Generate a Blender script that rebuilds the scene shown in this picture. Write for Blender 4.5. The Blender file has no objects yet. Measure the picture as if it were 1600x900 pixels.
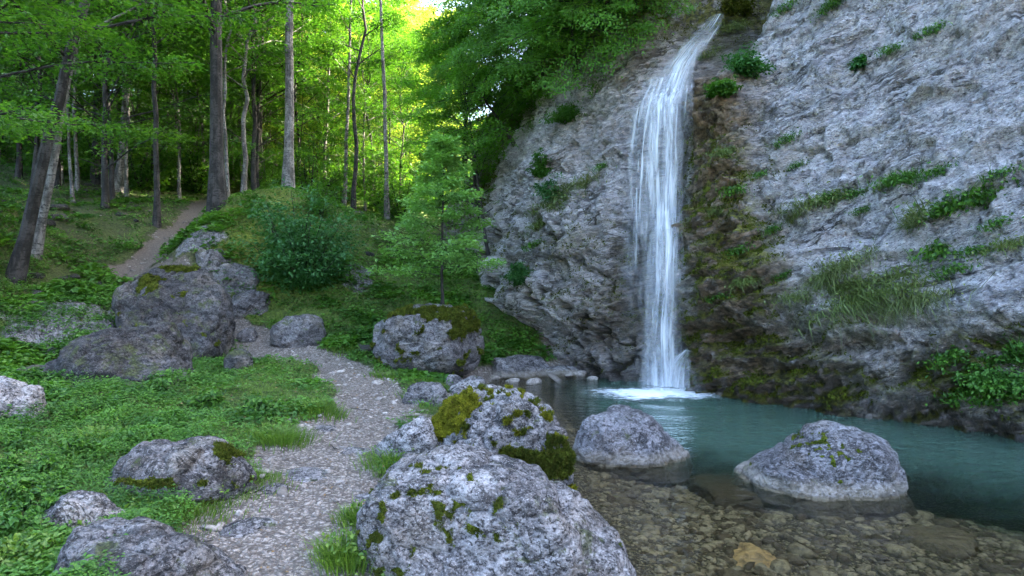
import bpy, math, random
import numpy as np
from mathutils import Vector, Matrix, Quaternion
from mathutils.bvhtree import BVHTree

R = math.radians
scene = bpy.context.scene
COL = scene.collection
rng = np.random.default_rng(11)
random.seed(11)

# ------------------------------------------------------------------ camera
CH = 2.3          # eye height above the pool
F = 900.0         # focal length in photograph pixels (1600 wide)
HOR = 430.0       # horizon row
cd = bpy.data.cameras.new('camera')
cam = bpy.data.objects.new('camera', cd)
COL.objects.link(cam)
cam.location = (0, 0, CH)
cam.rotation_euler = (R(90), 0, 0)
cd.sensor_width = 36
cd.lens = 36 * F / 1600
cd.shift_y = -(450 - HOR) / 1600
cd.clip_start = 0.05
cd.clip_end = 2000
scene.camera = cam

# ------------------------------------------------------------------ world, sun, exposure
SUN_EL, SUN_AZ = 31.0, (0.95, 0.30)      # direction (x, y) on the ground towards the sun
world = bpy.data.worlds.new('World')
scene.world = world
world.use_nodes = True
wn = world.node_tree
bg = wn.nodes['Background']
sky = wn.nodes.new('ShaderNodeTexSky')
sky.sky_type = 'NISHITA'
sky.sun_disc = False
sky.sun_elevation = R(SUN_EL)
sky.sun_rotation = math.atan2(SUN_AZ[0], SUN_AZ[1])
sky.air_density = 1.0
sky.dust_density = 4.0
sky.ozone_density = 1.0
wn.links.new(sky.outputs[0], bg.inputs[0])
bg.inputs[1].default_value = 0.15
sd = bpy.data.lights.new('sun', 'SUN')
sun = bpy.data.objects.new('sun', sd)
COL.objects.link(sun)
sd.energy = 5.0
sd.angle = R(0.6)
sd.color = (1.0, 0.87, 0.68)
_sv = Vector((SUN_AZ[0], SUN_AZ[1], 0)).normalized() * math.cos(R(SUN_EL)) + Vector((0, 0, math.sin(R(SUN_EL))))
sun.rotation_euler = _sv.to_track_quat('Z', 'Y').to_euler()
scene.view_settings.view_transform = 'Standard'
scene.view_settings.look = 'None'
scene.view_settings.gamma = 1
scene.view_settings.exposure = 3.95
scene.view_settings.use_curve_mapping = False
cy = scene.cycles
cy.use_denoising = True
cy.max_bounces = 6
cy.diffuse_bounces = 3
cy.glossy_bounces = 3
cy.transmission_bounces = 5
cy.transparent_max_bounces = 24
cy.use_adaptive_sampling = True
cy.adaptive_threshold = 0.02
cy.caustics_reflective = False
cy.caustics_refractive = False

# ------------------------------------------------------------------ numeric noise
def _h(ix, iy, iz, seed):
    x = (ix.astype(np.int64) * 374761393 + iy.astype(np.int64) * 668265263 + iz.astype(np.int64) * 2147483647 + seed * 974711) & 0xFFFFFFFF
    x = ((x ^ (x >> 13)) * 1274126177) & 0xFFFFFFFF
    x = ((x ^ (x >> 16)) * 2246822519) & 0xFFFFFFFF
    return (x ^ (x >> 15)) & 0xFFFFFFFF

def perlin(p, seed=0):
    p = np.asarray(p, dtype=np.float64)
    i = np.floor(p).astype(np.int64)
    f = p - i
    u = f * f * f * (f * (f * 6 - 15) + 10)
    out = np.zeros(len(p))
    for dx in (0, 1):
        wx = u[:, 0] if dx else 1 - u[:, 0]
        for dy in (0, 1):
            wy = u[:, 1] if dy else 1 - u[:, 1]
            for dz in (0, 1):
                wz = u[:, 2] if dz else 1 - u[:, 2]
                h = _h(i[:, 0] + dx, i[:, 1] + dy, i[:, 2] + dz, seed)
                gx = (h & 255) / 127.5 - 1
                gy = ((h >> 8) & 255) / 127.5 - 1
                gz = ((h >> 16) & 255) / 127.5 - 1
                out += wx * wy * wz * (gx * (f[:, 0] - dx) + gy * (f[:, 1] - dy) + gz * (f[:, 2] - dz))
    return out * 1.1

def fbm(p, octv=4, seed=0, gain=0.5, lac=2.03):
    p = np.asarray(p, dtype=np.float64)
    o = np.zeros(len(p)); a = 1.0
    for k in range(octv):
        o += a * perlin(p * lac ** k + 17.3 * k, seed + k)
        a *= gain
    return o

def ridged(p, octv=4, seed=0, gain=0.5):
    p = np.asarray(p, dtype=np.float64)
    o = np.zeros(len(p)); a = 1.0
    for k in range(octv):
        o += a * (1 - 2.2 * np.abs(perlin(p * 2.03 ** k + 9.1 * k, seed + k)))
        a *= gain
    return o

def voronoi(p, seed=0):
    """F1, F2 and a random value for the nearest cell"""
    p = np.asarray(p, dtype=np.float64)
    i = np.floor(p).astype(np.int64)
    f1 = np.full(len(p), 9.0); f2 = np.full(len(p), 9.0); cid = np.zeros(len(p))
    for dx in (-1, 0, 1):
        for dy in (-1, 0, 1):
            for dz in (-1, 0, 1):
                c = i + np.array([dx, dy, dz])
                h = _h(c[:, 0], c[:, 1], c[:, 2], seed)
                q = c + np.stack([(h & 1023) / 1023., ((h >> 10) & 1023) / 1023., ((h >> 20) & 1023) / 1023.], 1)
                d = np.sqrt(((q - p) ** 2).sum(1))
                nearer = d < f1
                f2 = np.where(nearer, f1, np.minimum(f2, d))
                cid = np.where(nearer, ((h * 2654435761) & 0xFFFF) / 65535., cid)
                f1 = np.where(nearer, d, f1)
    return f1, f2, cid

def sst(x, a, b):
    t = np.clip((np.asarray(x, dtype=float) - a) / (b - a), 0, 1)
    return t * t * (3 - 2 * t)

# ------------------------------------------------------------------ mesh + object helpers
def make_mesh(name, v, f, mat=None, smooth=True, attrs=None, uv=None):
    """v (N,3), f: array (M,3|4) or list of such arrays"""
    if not isinstance(f, (list, tuple)):
        f = [f]
    f = [np.asarray(a, dtype=np.int32) for a in f if len(a)]
    me = bpy.data.meshes.new(name)
    v = np.ascontiguousarray(v, dtype=np.float32)
    me.vertices.add(len(v))
    me.vertices.foreach_set('co', v.ravel())
    loops = np.concatenate([a.ravel() for a in f])
    tot = np.concatenate([np.full(len(a), a.shape[1], dtype=np.int32) for a in f])
    st = np.concatenate([[0], np.cumsum(tot)[:-1]]).astype(np.int32)
    me.loops.add(len(loops))
    me.loops.foreach_set('vertex_index', loops)
    me.polygons.add(len(tot))
    me.polygons.foreach_set('loop_start', st)
    me.polygons.foreach_set('loop_total', tot)
    me.polygons.foreach_set('use_smooth', np.full(len(tot), smooth, dtype=bool))
    if uv is not None:
        l = me.uv_layers.new(name='UVMap')
        l.data.foreach_set('uv', np.ascontiguousarray(np.asarray(uv, dtype=np.float32)[loops]).ravel())
    for k, a in (attrs or {}).items():
        at = me.attributes.new(k, 'FLOAT', 'POINT')
        at.data.foreach_set('value', np.ascontiguousarray(a, dtype=np.float32))
    me.update(calc_edges=True)
    if mat:
        me.materials.append(mat)
    return me

def link(name, me, parent=None, loc=(0, 0, 0)):
    o = bpy.data.objects.new(name, me)
    COL.objects.link(o)
    if parent is not None:
        o.parent = parent
    o.location = loc
    return o

def tag(o, label=None, cat=None, group=None, kind=None):
    if label: o['label'] = label
    if cat: o['category'] = cat
    if group: o['group'] = group
    if kind: o['kind'] = kind
    return o

def copy_tree(root):
    r = root.copy(); COL.objects.link(r)
    for ch in root.children:
        c = ch.copy(); COL.objects.link(c); c.parent = r
    return r

def grid_faces(nu, nv):
    i = np.arange(nu - 1)[:, None] * nv + np.arange(nv - 1)[None, :]
    i = i.ravel()
    return np.stack([i, i + 1, i + nv + 1, i + nv], 1)

def normals_of(v, f):
    n = np.zeros_like(v)
    a = v[f[:, 0]]; b = v[f[:, 1]]; c = v[f[:, 2]]
    fn = np.cross(b - a, c - a)
    if f.shape[1] == 4:
        d = v[f[:, 3]]
        fn = fn + np.cross(c - a, d - a)
    for k in range(f.shape[1]):
        for ax in range(3):
            n[:, ax] += np.bincount(f[:, k], fn[:, ax], minlength=len(v))
    return n / np.maximum(np.linalg.norm(n, axis=1, keepdims=True), 1e-9)

def ray_pt(px, py, D):
    return np.array([(px - 800) / F * D, D, CH - (py - HOR) / F * D])

def to_px(v):
    D = np.maximum(v[:, 1], 0.2)
    return 800 + v[:, 0] / D * F, HOR + (CH - v[:, 2]) / D * F

# ------------------------------------------------------------------ materials
class NT:
    def __init__(s, name):
        s.m = bpy.data.materials.new(name); s.m.use_nodes = True
        s.t = s.m.node_tree; s.t.nodes.clear()
        s.out = s.n('ShaderNodeOutputMaterial')
    def n(s, typ, ins=None, **kw):
        nd = s.t.nodes.new(typ)
        for k, v in kw.items(): setattr(nd, k, v)
        for k, v in (ins or {}).items(): s.set(nd, k, v)
        return nd
    def set(s, nd, k, v):
        sock = nd.inputs[k]
        if isinstance(v, bpy.types.NodeSocket): s.t.links.new(v, sock)
        elif isinstance(v, bpy.types.Node): s.t.links.new(v.outputs[0], sock)
        else:
            if isinstance(v, tuple) and len(v) == 3 and sock.type == 'RGBA': v = (*v, 1)
            sock.default_value = v
    def math(s, op, a, b=0.0, c=0.0, clamp=False):
        return s.n('ShaderNodeMath', {0: a, 1: b, 2: c}, operation=op, use_clamp=clamp).outputs[0]
    def ramp(s, x, a, b, lo=0.0, hi=1.0):
        return s.n('ShaderNodeMapRange', {0: x, 1: a, 2: b, 3: lo, 4: hi}, interpolation_type='SMOOTHSTEP').outputs[0]
    def mix(s, f, a, b, mode='MIX'):
        nd = s.n('ShaderNodeMix', data_type='RGBA', blend_type=mode)
        s.set(nd, 0, f); s.set(nd, 6, a); s.set(nd, 7, b)
        return nd.outputs[2]
    def noise(s, vec, scale, detail=4.0, rough=0.55, dist=0.0):
        return s.n('ShaderNodeTexNoise', {'Vector': vec, 'Scale': scale, 'Detail': detail, 'Roughness': rough, 'Distortion': dist}).outputs[0]
    def vor(s, vec, scale, feature='F1', out=0, rnd=1.0):
        return s.n('ShaderNodeTexVoronoi', {'Vector': vec, 'Scale': scale, 'Randomness': rnd}, feature=feature).outputs[out]
    def attr(s, name):
        return s.n('ShaderNodeAttribute', attribute_name=name).outputs['Fac']
    def mapping(s, vec, scale=(1, 1, 1), rot=(0, 0, 0), loc=(0, 0, 0)):
        return s.n('ShaderNodeMapping', {'Vector': vec, 'Scale': scale, 'Rotation': rot, 'Location': loc}).outputs[0]
    def bump(s, h, strength, dist, normal=None):
        i = {'Height': h, 'Strength': strength, 'Distance': dist}
        if normal is not None: i['Normal'] = normal
        return s.n('ShaderNodeBump', i).outputs[0]
    def bsdf(s, col, rough, normal=None, spec=0.5):
        i = {'Base Color': col, 'Roughness': rough, 'Specular IOR Level': spec}
        if normal is not None: i['Normal'] = normal
        return s.n('ShaderNodeBsdfPrincipled', i).outputs[0]
    def done(s, sh):
        s.t.links.new(sh, s.out.inputs[0]); return s.m

def rock_material(name, light=(0.40, 0.39, 0.40), mid=(0.23, 0.225, 0.235), dark=(0.045, 0.042, 0.045), moss_amt=0.5,
                  bump_scale=1.0, wet=True, attrs=False, per_object=True, pit=1.0, warm=0.0, spk=1.0, lsc=8.0):
    t = NT(name)
    co = t.n('ShaderNodeTexCoord').outputs['Object']
    geo = t.n('ShaderNodeNewGeometry')
    if per_object:
        oi = t.n('ShaderNodeObjectInfo')
        off = t.math('MULTIPLY', oi.outputs['Random'], 57.0)
        co = t.n('ShaderNodeVectorMath', {0: co, 1: t.n('ShaderNodeCombineXYZ', {0: off, 1: off, 2: off}).outputs[0]}, operation='ADD').outputs[0]
    sl = t.mapping(co, scale=(1.0, 1.0, 1.5), rot=(0.25, 0.5, 0.3))
    if attrs:
        uvn = t.n('ShaderNodeUVMap').outputs[0]
        sl = t.mapping(uvn, scale=(1.0, 2.1, 1.0))
    n_big = t.noise(co, 1.3, 5, 0.6)
    n_mid = t.noise(sl, 6.5, 6, 0.62, 0.3)
    n_fine = t.noise(sl, 34, 5, 0.68)
    n_grain = t.noise(co, 130, 3, 0.6)
    v_pit = t.vor(t.n('ShaderNodeVectorMath', {0: sl, 1: t.n('ShaderNodeVectorMath', {0: t.n('ShaderNodeTexNoise', {'Vector': co, 'Scale': 5.0}).outputs[1], 1: (0.25, 0.25, 0.25)}, operation='MULTIPLY').outputs[0]}, operation='ADD').outputs[0], 13.0)
    # colour: pale limestone with weathered grey, dark lichen blotches and painted pit shadow
    c = t.mix(t.ramp(n_mid, 0.38, 0.62), mid, light)
    c = t.mix(t.ramp(n_fine, 0.44, 0.62, 0, 0.6), c, tuple(min(1, x * 1.35) for x in light))
    lich = t.math('MULTIPLY', t.ramp(t.noise(sl, lsc, 7, 0.74, 0.6), 0.47, 0.56), t.ramp(n_big, 0.38, 0.62, 0.25, 1.0))
    c = t.mix(t.math('MULTIPLY', lich, 0.5 if attrs else 0.85), c, dark)
    c = t.mix(t.math('MULTIPLY', t.ramp(n_fine, 0.45, 0.34), 0.8), c, dark)
    c = t.mix(t.math('MULTIPLY', t.ramp(t.noise(co, 2.2, 4, 0.6), 0.5, 0.68), 0.35 + warm), c, (0.26, 0.21, 0.16))
    if not attrs: c = t.mix(t.ramp(t.noise(co, 0.9, 4, 0.6), 0.42, 0.62, 0, 0.8), c, t.mix(1.0, c, (0.42, 0.40, 0.40), 'MULTIPLY'))
    sp = t.noise(sl, 24.0 * spk, 6, 0.75, 0.5)
    sp2 = t.noise(t.mapping(co, scale=(1.4, 1, 2.0), rot=(0.4, 0.2, 1.0)), 58.0 * spk, 5, 0.7)
    c = t.mix(t.math('MULTIPLY', t.ramp(sp, 0.57, 0.61) if attrs else t.ramp(sp, 0.545, 0.60), 0.85 if attrs else 0.80), c, dark)  # specks stand in for small shadows in the rock surface
    c = t.mix(t.math('MULTIPLY', t.ramp(sp2, 0.57, 0.63), 0.65), c, dark)
    c = t.mix(t.math('MULTIPLY', t.ramp(sp2, 0.43, 0.36), 0.55), c, tuple(min(.8, x * 1.7) for x in light))
    sep = t.n('ShaderNodeSeparateXYZ', {0: geo.outputs['Normal']}).outputs
    pos = t.n('ShaderNodeSeparateXYZ', {0: geo.outputs['Position']}).outputs
    rough = 0.85
    if attrs:
        ck = t.noise(t.mapping(uvn, scale=(0.55, 1.5, 1.0)), 1.5, 7, 0.62, 0.8)
        ck = t.math('ABSOLUTE', t.math('SUBTRACT', ck, 0.5))
        crack = t.math('MULTIPLY', t.ramp(ck, 0.030, 0.006), t.ramp(t.noise(co, 0.8, 4), 0.42, 0.6))
        c = t.mix(t.math('MULTIPLY', crack, 0.85), c, (0.035, 0.032, 0.03))
        big = t.noise(t.mapping(uvn, scale=(0.35, 0.8, 1)), 1.0, 5, 0.6)
        c = t.mix(t.ramp(big, 0.50, 0.68, 0, 0.5), c, (0.30, 0.295, 0.325))
        c = t.mix(t.ramp(big, 0.46, 0.34, 0, 0.35), c, (0.48, 0.41, 0.36))
        br = t.attr('brown'); ms = t.attr('moss'); wt = t.attr('wet'); cav_shade = t.attr('cav_shade')
        nb = t.noise(co, 3.4, 6, 0.65, 0.4)
        c = t.mix(t.math('MULTIPLY', br, t.ramp(nb, 0.22, 0.50)), c, t.mix(t.ramp(n_mid, 0.35, 0.65), (0.075, 0.052, 0.034), (0.42, 0.31, 0.22)))
        c = t.mix(t.math('MULTIPLY', t.ramp(cav_shade, 0.15, 0.8), 0.85), c, (0.05, 0.046, 0.045))  # shade in crevices painted into the rock colour
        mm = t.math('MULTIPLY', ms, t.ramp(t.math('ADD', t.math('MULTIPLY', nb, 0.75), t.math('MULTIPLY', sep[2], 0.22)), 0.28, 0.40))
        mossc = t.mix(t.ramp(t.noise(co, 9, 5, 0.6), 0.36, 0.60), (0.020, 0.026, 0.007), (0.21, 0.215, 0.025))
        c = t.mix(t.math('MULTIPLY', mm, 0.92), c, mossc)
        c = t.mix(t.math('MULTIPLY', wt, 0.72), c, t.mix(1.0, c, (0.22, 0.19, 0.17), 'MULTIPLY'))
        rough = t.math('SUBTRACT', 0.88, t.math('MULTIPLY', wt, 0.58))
    ck3 = t.math('ABSOLUTE', t.math('SUBTRACT', t.noise(co, 1.9, 6, 0.6, 1.0), 0.5))
    crk = t.math('MULTIPLY', t.ramp(ck3, 0.013, 0.003), t.ramp(t.noise(co, 1.1, 3), 0.45, 0.58))
    if not attrs: c = t.mix(t.math('MULTIPLY', crk, 0.8), c, (0.015, 0.014, 0.013))
    if not attrs and moss_amt > 0:
        mn = t.noise(co, 3.1, 6, 0.7, 0.5)
        mm = t.math('MULTIPLY', t.ramp(mn, 0.66 - moss_amt * 0.18, 0.74 - moss_amt * 0.18), t.ramp(sep[2], 0.05, 0.75))
        mossc = t.mix(t.ramp(n_fine, 0.35, 0.7), (0.025, 0.032, 0.010), (0.085, 0.105, 0.022))
        c = t.mix(t.math('MULTIPLY', mm, 0.85), c, mossc)
    if wet and not attrs:
        w = t.ramp(t.math('ADD', pos[2], t.math('MULTIPLY', n_mid, 0.05)), 0.085, 0.035)
        tide = t.math('MULTIPLY', t.ramp(pos[2], 0.20, 0.08), t.ramp(pos[2], 0.01, 0.06))
        c = t.mix(t.math('MULTIPLY', tide, 0.45), c, (0.34, 0.29, 0.22))
        c = t.mix(w, c, t.mix(n_mid, (0.07, 0.055, 0.036), (0.20, 0.165, 0.11)))
        rough = t.math('SUBTRACT', 0.85, t.math('MULTIPLY', w, 0.55))
    h = t.math('ADD', t.math('MULTIPLY', n_mid, 0.9), t.math('MULTIPLY', n_fine, 0.42))
    if attrs: h = t.math('SUBTRACT', h, t.math('MULTIPLY', crack, 0.5))
    h = t.math('ADD', h, t.math('MULTIPLY', t.ramp(v_pit, 0.0, 0.5), 0.22 * pit))
    h = t.math('ADD', h, t.math('MULTIPLY', n_grain, 0.10))
    h = t.math('SUBTRACT', h, t.math('MULTIPLY', t.ramp(sp, 0.53, 0.62), 0.30))
    nrm = t.bump(h, 1.0, 0.060 * bump_scale)
    return t.done(t.bsdf(c, rough, nrm, 0.35))

def leaf_material(name, c1, c2, c3, trans=0.38, rough=0.5):
    t = NT(name)
    var = t.attr('var')
    oi = t.n('ShaderNodeObjectInfo').outputs['Random']
    c = t.mix(t.ramp(var, 0.0, 1.0), c1, c2)
    c = t.mix(t.math('MULTIPLY', t.ramp(oi, 0.2, 1.0), 0.6), c, c3)
    pos = t.n('ShaderNodeNewGeometry').outputs['Position']
    c = t.mix(t.math('MULTIPLY', t.ramp(t.noise(pos, 0.7, 3), 0.4, 0.65), 0.5), c, t.mix(1.0, c, (1.15, 1.12, 0.7), 'MULTIPLY'))
    b = t.bsdf(c, rough, None, 0.35)
    tc = t.mix(1.0, c, (1.6, 1.7, 0.55), 'MULTIPLY')
    tr = t.n('ShaderNodeBsdfTranslucent', {0: tc}).outputs[0]
    ms = t.n('ShaderNodeMixShader', {0: trans, 1: b, 2: tr}).outputs[0]
    return t.done(ms)

def bark_material(name, a, b, dark):
    t = NT(name)
    co = t.n('ShaderNodeTexCoord').outputs['Object']
    st = t.mapping(co, scale=(1, 1, 0.45))
    n1 = t.noise(st, 5, 5, 0.65, 0.4)
    n2 = t.noise(t.mapping(co, scale=(1, 1, 3.0)), 7, 5, 0.7)
    n3 = t.noise(st, 26, 4, 0.7)
    c = t.mix(t.ramp(n1, 0.4, 0.6), a, b)
    c = t.mix(t.math('MULTIPLY', t.ramp(n2, 0.52, 0.62), 0.85), c, dark)
    c = t.mix(t.math('MULTIPLY', t.ramp(n3, 0.5, 0.35), 0.5), c, dark)
    h = t.math('ADD', n3, t.math('MULTIPLY', n2, 0.6))
    return t.done(t.bsdf(c, 0.85, t.bump(h, 0.8, 0.02), 0.3))

def ground_material():
    t = NT('forest_ground')
    co = t.n('ShaderNodeNewGeometry').outputs['Position']
    path = t.attr('path'); bed = t.attr('bed'); rk = t.attr('rock'); gr = t.attr('green')
    n1 = t.noise(co, 3.0, 6, 0.65); n2 = t.noise(co, 14, 6, 0.7, 0.3); n3 = t.noise(co, 55, 4, 0.65)
    cw = t.n('ShaderNodeVectorMath', {0: t.mapping(co, scale=(1, 1, 0.4)), 1: t.n('ShaderNodeVectorMath', {0: t.n('ShaderNodeTexNoise', {'Vector': co, 'Scale': 9.0}).outputs[1], 1: (0.09, 0.09, 0.0)}, operation='MULTIPLY').outputs[0]}, operation='ADD').outputs[0]
    v = t.vor(cw, 38.0); vc = t.vor(cw, 38.0, out=1)
    v2 = t.vor(cw, 95.0); v2c = t.vor(cw, 95.0, out=1)
    soil = t.mix(t.ramp(n2, 0.35, 0.65), (0.022, 0.017, 0.012), (0.075, 0.058, 0.040))
    soil = t.mix(t.ramp(n1, 0.48, 0.64, 0, 0.8), soil, (0.030, 0.045, 0.012))
    green = t.mix(t.ramp(n2, 0.3, 0.7), (0.020, 0.036, 0.008), (0.095, 0.150, 0.024))
    green = t.mix(t.math('MULTIPLY', t.attr('mnd'), t.ramp(n2, .3, .7)), green, (0.17, 0.19, 0.022))
    c = t.mix(gr, soil, green)
    g1 = t.n('ShaderNodeSeparateColor', {0: vc}).outputs[0]; g2 = t.n('ShaderNodeSeparateColor', {0: v2c}).outputs[0]
    grav = t.mix(t.ramp(g1, 0.0, 1.0), (0.125, 0.098, 0.080), (0.44, 0.375, 0.325))
    grav = t.mix(t.ramp(g2, 0.45, 0.95, 0, 0.75), grav, (0.25, 0.235, 0.225))
    grav = t.mix(t.ramp(v, 0.42, 0.62, 0, 0.7), grav, (0.075, 0.062, 0.052))
    grav = t.mix(t.ramp(n2, 0.48, 0.64, 0, 0.8), grav, (0.10, 0.078, 0.062))
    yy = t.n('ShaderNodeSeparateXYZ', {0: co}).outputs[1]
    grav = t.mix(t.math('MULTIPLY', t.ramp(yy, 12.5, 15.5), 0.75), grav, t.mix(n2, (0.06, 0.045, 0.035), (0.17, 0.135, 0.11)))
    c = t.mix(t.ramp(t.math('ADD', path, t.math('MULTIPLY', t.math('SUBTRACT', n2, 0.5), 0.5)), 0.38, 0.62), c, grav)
    rock = t.mix(t.ramp(n2, 0.4, 0.62), (0.07, 0.068, 0.07), (0.26, 0.25, 0.26))
    c = t.mix(t.ramp(t.math('ADD', rk, t.math('MULTIPLY', t.math('SUBTRACT', n1, 0.5), 0.9)), 0.42, 0.58), c, rock)
    bedc = t.mix(t.ramp(g1, 0.1, 0.9), (0.085, 0.062, 0.034), (0.30, 0.25, 0.155))
    bedc = t.mix(t.ramp(v, 0.4, 0.6, 0, 0.8), bedc, (0.03, 0.024, 0.016))
    c = t.mix(bed, c, bedc)
    h = t.math('ADD', t.math('MULTIPLY', t.ramp(v, 0.6, 0.1), 0.5), t.math('MULTIPLY', n2, 1.0))
    h = t.math('ADD', h, t.math('MULTIPLY', t.ramp(v2, 0.6, 0.1), 0.25))
    h = t.math('ADD', h, t.math('MULTIPLY', n3, 0.3))
    return t.done(t.bsdf(c, 0.9, t.bump(h, 0.9, 0.04), 0.25))

def stone_material(name, a, b, d, rough=0.85, bump=0.02, scale=1.0):
    t = NT(name)
    co = t.n('ShaderNodeTexCoord').outputs['Object']
    geo = t.n('ShaderNodeNewGeometry')
    oi = t.n('ShaderNodeObjectInfo').outputs['Random']
    rnd = t.attr('var')
    k = t.math('FRACT', t.math('ADD', oi, rnd))
    c = t.mix(t.ramp(k, 0.0, 1.0), a, b)
    n = t.noise(geo.outputs['Position'], 22 * scale, 5, 0.65); n2 = t.noise(geo.outputs['Position'], 70 * scale, 4, 0.6)
    c = t.mix(t.ramp(n, 0.42, 0.66, 0, 0.75), c, d)
    h = t.math('ADD', n, t.math('MULTIPLY', n2, 0.4))
    return t.done(t.bsdf(c, rough, t.bump(h, 0.9, bump), 0.35))

def moss_material(name, a, b):
    t = NT(name)
    co = t.n('ShaderNodeNewGeometry').outputs['Position']
    n = t.noise(co, 9, 5, 0.65); n2 = t.noise(co, 60, 4, 0.7)
    c = t.mix(t.ramp(n, 0.35, 0.68), a, b)
    c = t.mix(t.ramp(n2, 0.56, 0.40, 0, 0.8), c, tuple(x * 0.3 for x in a))
    c = t.mix(t.ramp(t.noise(co, 22, 4, .7), 0.52, 0.62, 0, 0.6), c, (0.10, 0.075, 0.02))
    var = t.attr('var')
    c = t.mix(t.math('MULTIPLY', var, 0.4), c, b)
    bs = t.bsdf(c, 0.95, t.bump(n2, 1.0, 0.02), 0.1)
    tr = t.n('ShaderNodeBsdfTranslucent', {0: c}).outputs[0]
    return t.done(t.n('ShaderNodeMixShader', {0: 0.2, 1: bs, 2: tr}).outputs[0])

def water_material():
    t = NT('pool_water')
    geo = t.n('ShaderNodeNewGeometry')
    co = geo.outputs['Position']
    dep = t.attr('depth'); dist = t.attr('agit')
    n1 = t.noise(t.mapping(co, scale=(1.0, 1.9, 1), rot=(0, 0, 0.35)), 3.2, 3, 0.5)
    n2 = t.noise(t.mapping(co, scale=(1.0, 2.2, 1), rot=(0, 0, 0.35)), 11, 3, 0.5)
    n3 = t.noise(t.mapping(co, scale=(1, 1.5, 1)), 22, 2, 0.5)
    sep = t.n('ShaderNodeSeparateXYZ', {0: co}).outputs
    h = t.math('ADD', n1, t.math('MULTIPLY', n2, t.math('ADD', 0.22, t.math('MULTIPLY', dist, 0.5))))
    h = t.math('ADD', h, t.math('MULTIPLY', n3, t.math('MULTIPLY', dist, 0.35)))
    nrm = t.bump(h, 0.9, 0.045)
    fres = t.n('ShaderNodeFresnel', {'IOR': 1.333, 'Normal': nrm}).outputs[0]
    gl = t.n('ShaderNodeBsdfGlossy', {0: (1, 1, 1, 1), 'Roughness': 0.035, 'Normal': nrm}).outputs[0]
    # body of the water: clear and slightly brown where shallow, milky green where deep
    tint = t.mix(t.ramp(dep, 0.15, 0.9), (0.80, 0.80, 0.70), (0.30, 0.62, 0.55))
    tr = t.n('ShaderNodeBsdfTransparent', {0: tint}).outputs[0]
    body = t.n('ShaderNodeBsdfDiffuse', {0: t.mix(t.noise(co, 0.9, 3), (0.042, 0.088, 0.064), (0.072, 0.128, 0.096))}).outputs[0]
    cloud = t.math('ADD', t.math('MULTIPLY', t.noise(t.mapping(co, scale=(1, 1.6, 1)), 1.1, 4, 0.6), 0.9), -0.45)
    mf = t.ramp(t.math('ADD', dep, t.math('MULTIPLY', cloud, 0.45)), 0.10, 0.95, 0.0, 0.82)
    inner = t.n('ShaderNodeMixShader', {0: mf, 1: tr, 2: body}).outputs[0]
    ms = t.n('ShaderNodeMixShader', {0: fres, 1: inner, 2: gl}).outputs[0]
    return t.done(ms)

def fall_material(name, dens=0.62):
    t = NT(name)
    uv = t.n('ShaderNodeUVMap').outputs[0]
    den = t.attr('dens')
    a = t.noise(t.mapping(uv, scale=(13, 0.50, 1)), 1.0, 4, 0.6, 0.15)
    b = t.noise(t.mapping(uv, scale=(45, 1.1, 1)), 1.0, 4, 0.65)
    c = t.noise(t.mapping(uv, scale=(4.5, 0.9, 1)), 1.0, 3, 0.55, 0.3)
    s = t.math('ADD', t.math('ADD', t.math('MULTIPLY', a, 0.9), t.math('MULTIPLY', b, 0.30)), t.math('MULTIPLY', c, 0.65))
    s = t.ramp(s, 0.72, 1.18)
    f = t.math('MULTIPLY', t.math('ADD', t.math('MULTIPLY', s, 0.92), 0.06), den, clamp=True)
    hole = t.noise(t.mapping(uv, scale=(5.5, 0.7, 1), loc=(3, 5, 0)), 1.0, 4, 0.6, 0.5)
    f = t.math('MULTIPLY', f, t.ramp(hole, 0.34, 0.60, 0.30, 1.0))
    f = t.math('MULTIPLY', f, dens * 1.7, clamp=True)
    col = t.mix(s, (0.62, 0.70, 0.82), (0.95, 0.97, 1.0))
    d = t.n('ShaderNodeBsdfDiffuse', {0: col}).outputs[0]
    tl = t.n('ShaderNodeBsdfTranslucent', {0: col}).outputs[0]
    w = t.n('ShaderNodeMixShader', {0: 0.4, 1: d, 2: tl}).outputs[0]
    tp = t.n('ShaderNodeBsdfTransparent').outputs[0]
    return t.done(t.n('ShaderNodeMixShader', {0: f, 1: tp, 2: w}).outputs[0])

M_CLIFF = rock_material('cliff_limestone', light=(0.66, 0.63, 0.65), mid=(0.44, 0.42, 0.445), dark=(0.09, 0.085, 0.09), attrs=True, per_object=False, bump_scale=3.2, spk=.55, lsc=4.0)
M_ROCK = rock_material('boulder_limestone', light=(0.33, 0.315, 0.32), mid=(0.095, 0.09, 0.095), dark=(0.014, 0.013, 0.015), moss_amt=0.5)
M_ROCKSHADE = rock_material('shaded_limestone', light=(0.12, 0.115, 0.12), mid=(0.032, 0.034, 0.036), dark=(0.009, 0.008, 0.009), moss_amt=0.8)  # canopy shade over the left rocks put into a darker colour
M_ROCKM = rock_material('grey_limestone', light=(0.21, 0.20, 0.205), mid=(0.075, 0.071, 0.075), dark=(0.013, 0.012, 0.013), moss_amt=0.6)
M_ROCKW = rock_material('pool_limestone', light=(0.29, 0.28, 0.30), mid=(0.16, 0.155, 0.165), dark=(0.030, 0.028, 0.031), moss_amt=0.35, pit=0.7)
M_GROUND = ground_material()
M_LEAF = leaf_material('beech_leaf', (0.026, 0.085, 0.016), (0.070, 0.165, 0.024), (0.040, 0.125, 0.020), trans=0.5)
M_LEAFB = leaf_material('lightened_beech_leaf', (0.045, 0.135, 0.020), (0.115, 0.255, 0.032), (0.075, 0.20, 0.025), trans=0.5)  # beech leaf lightened in colour to make up for shade on the cliff trees
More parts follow.
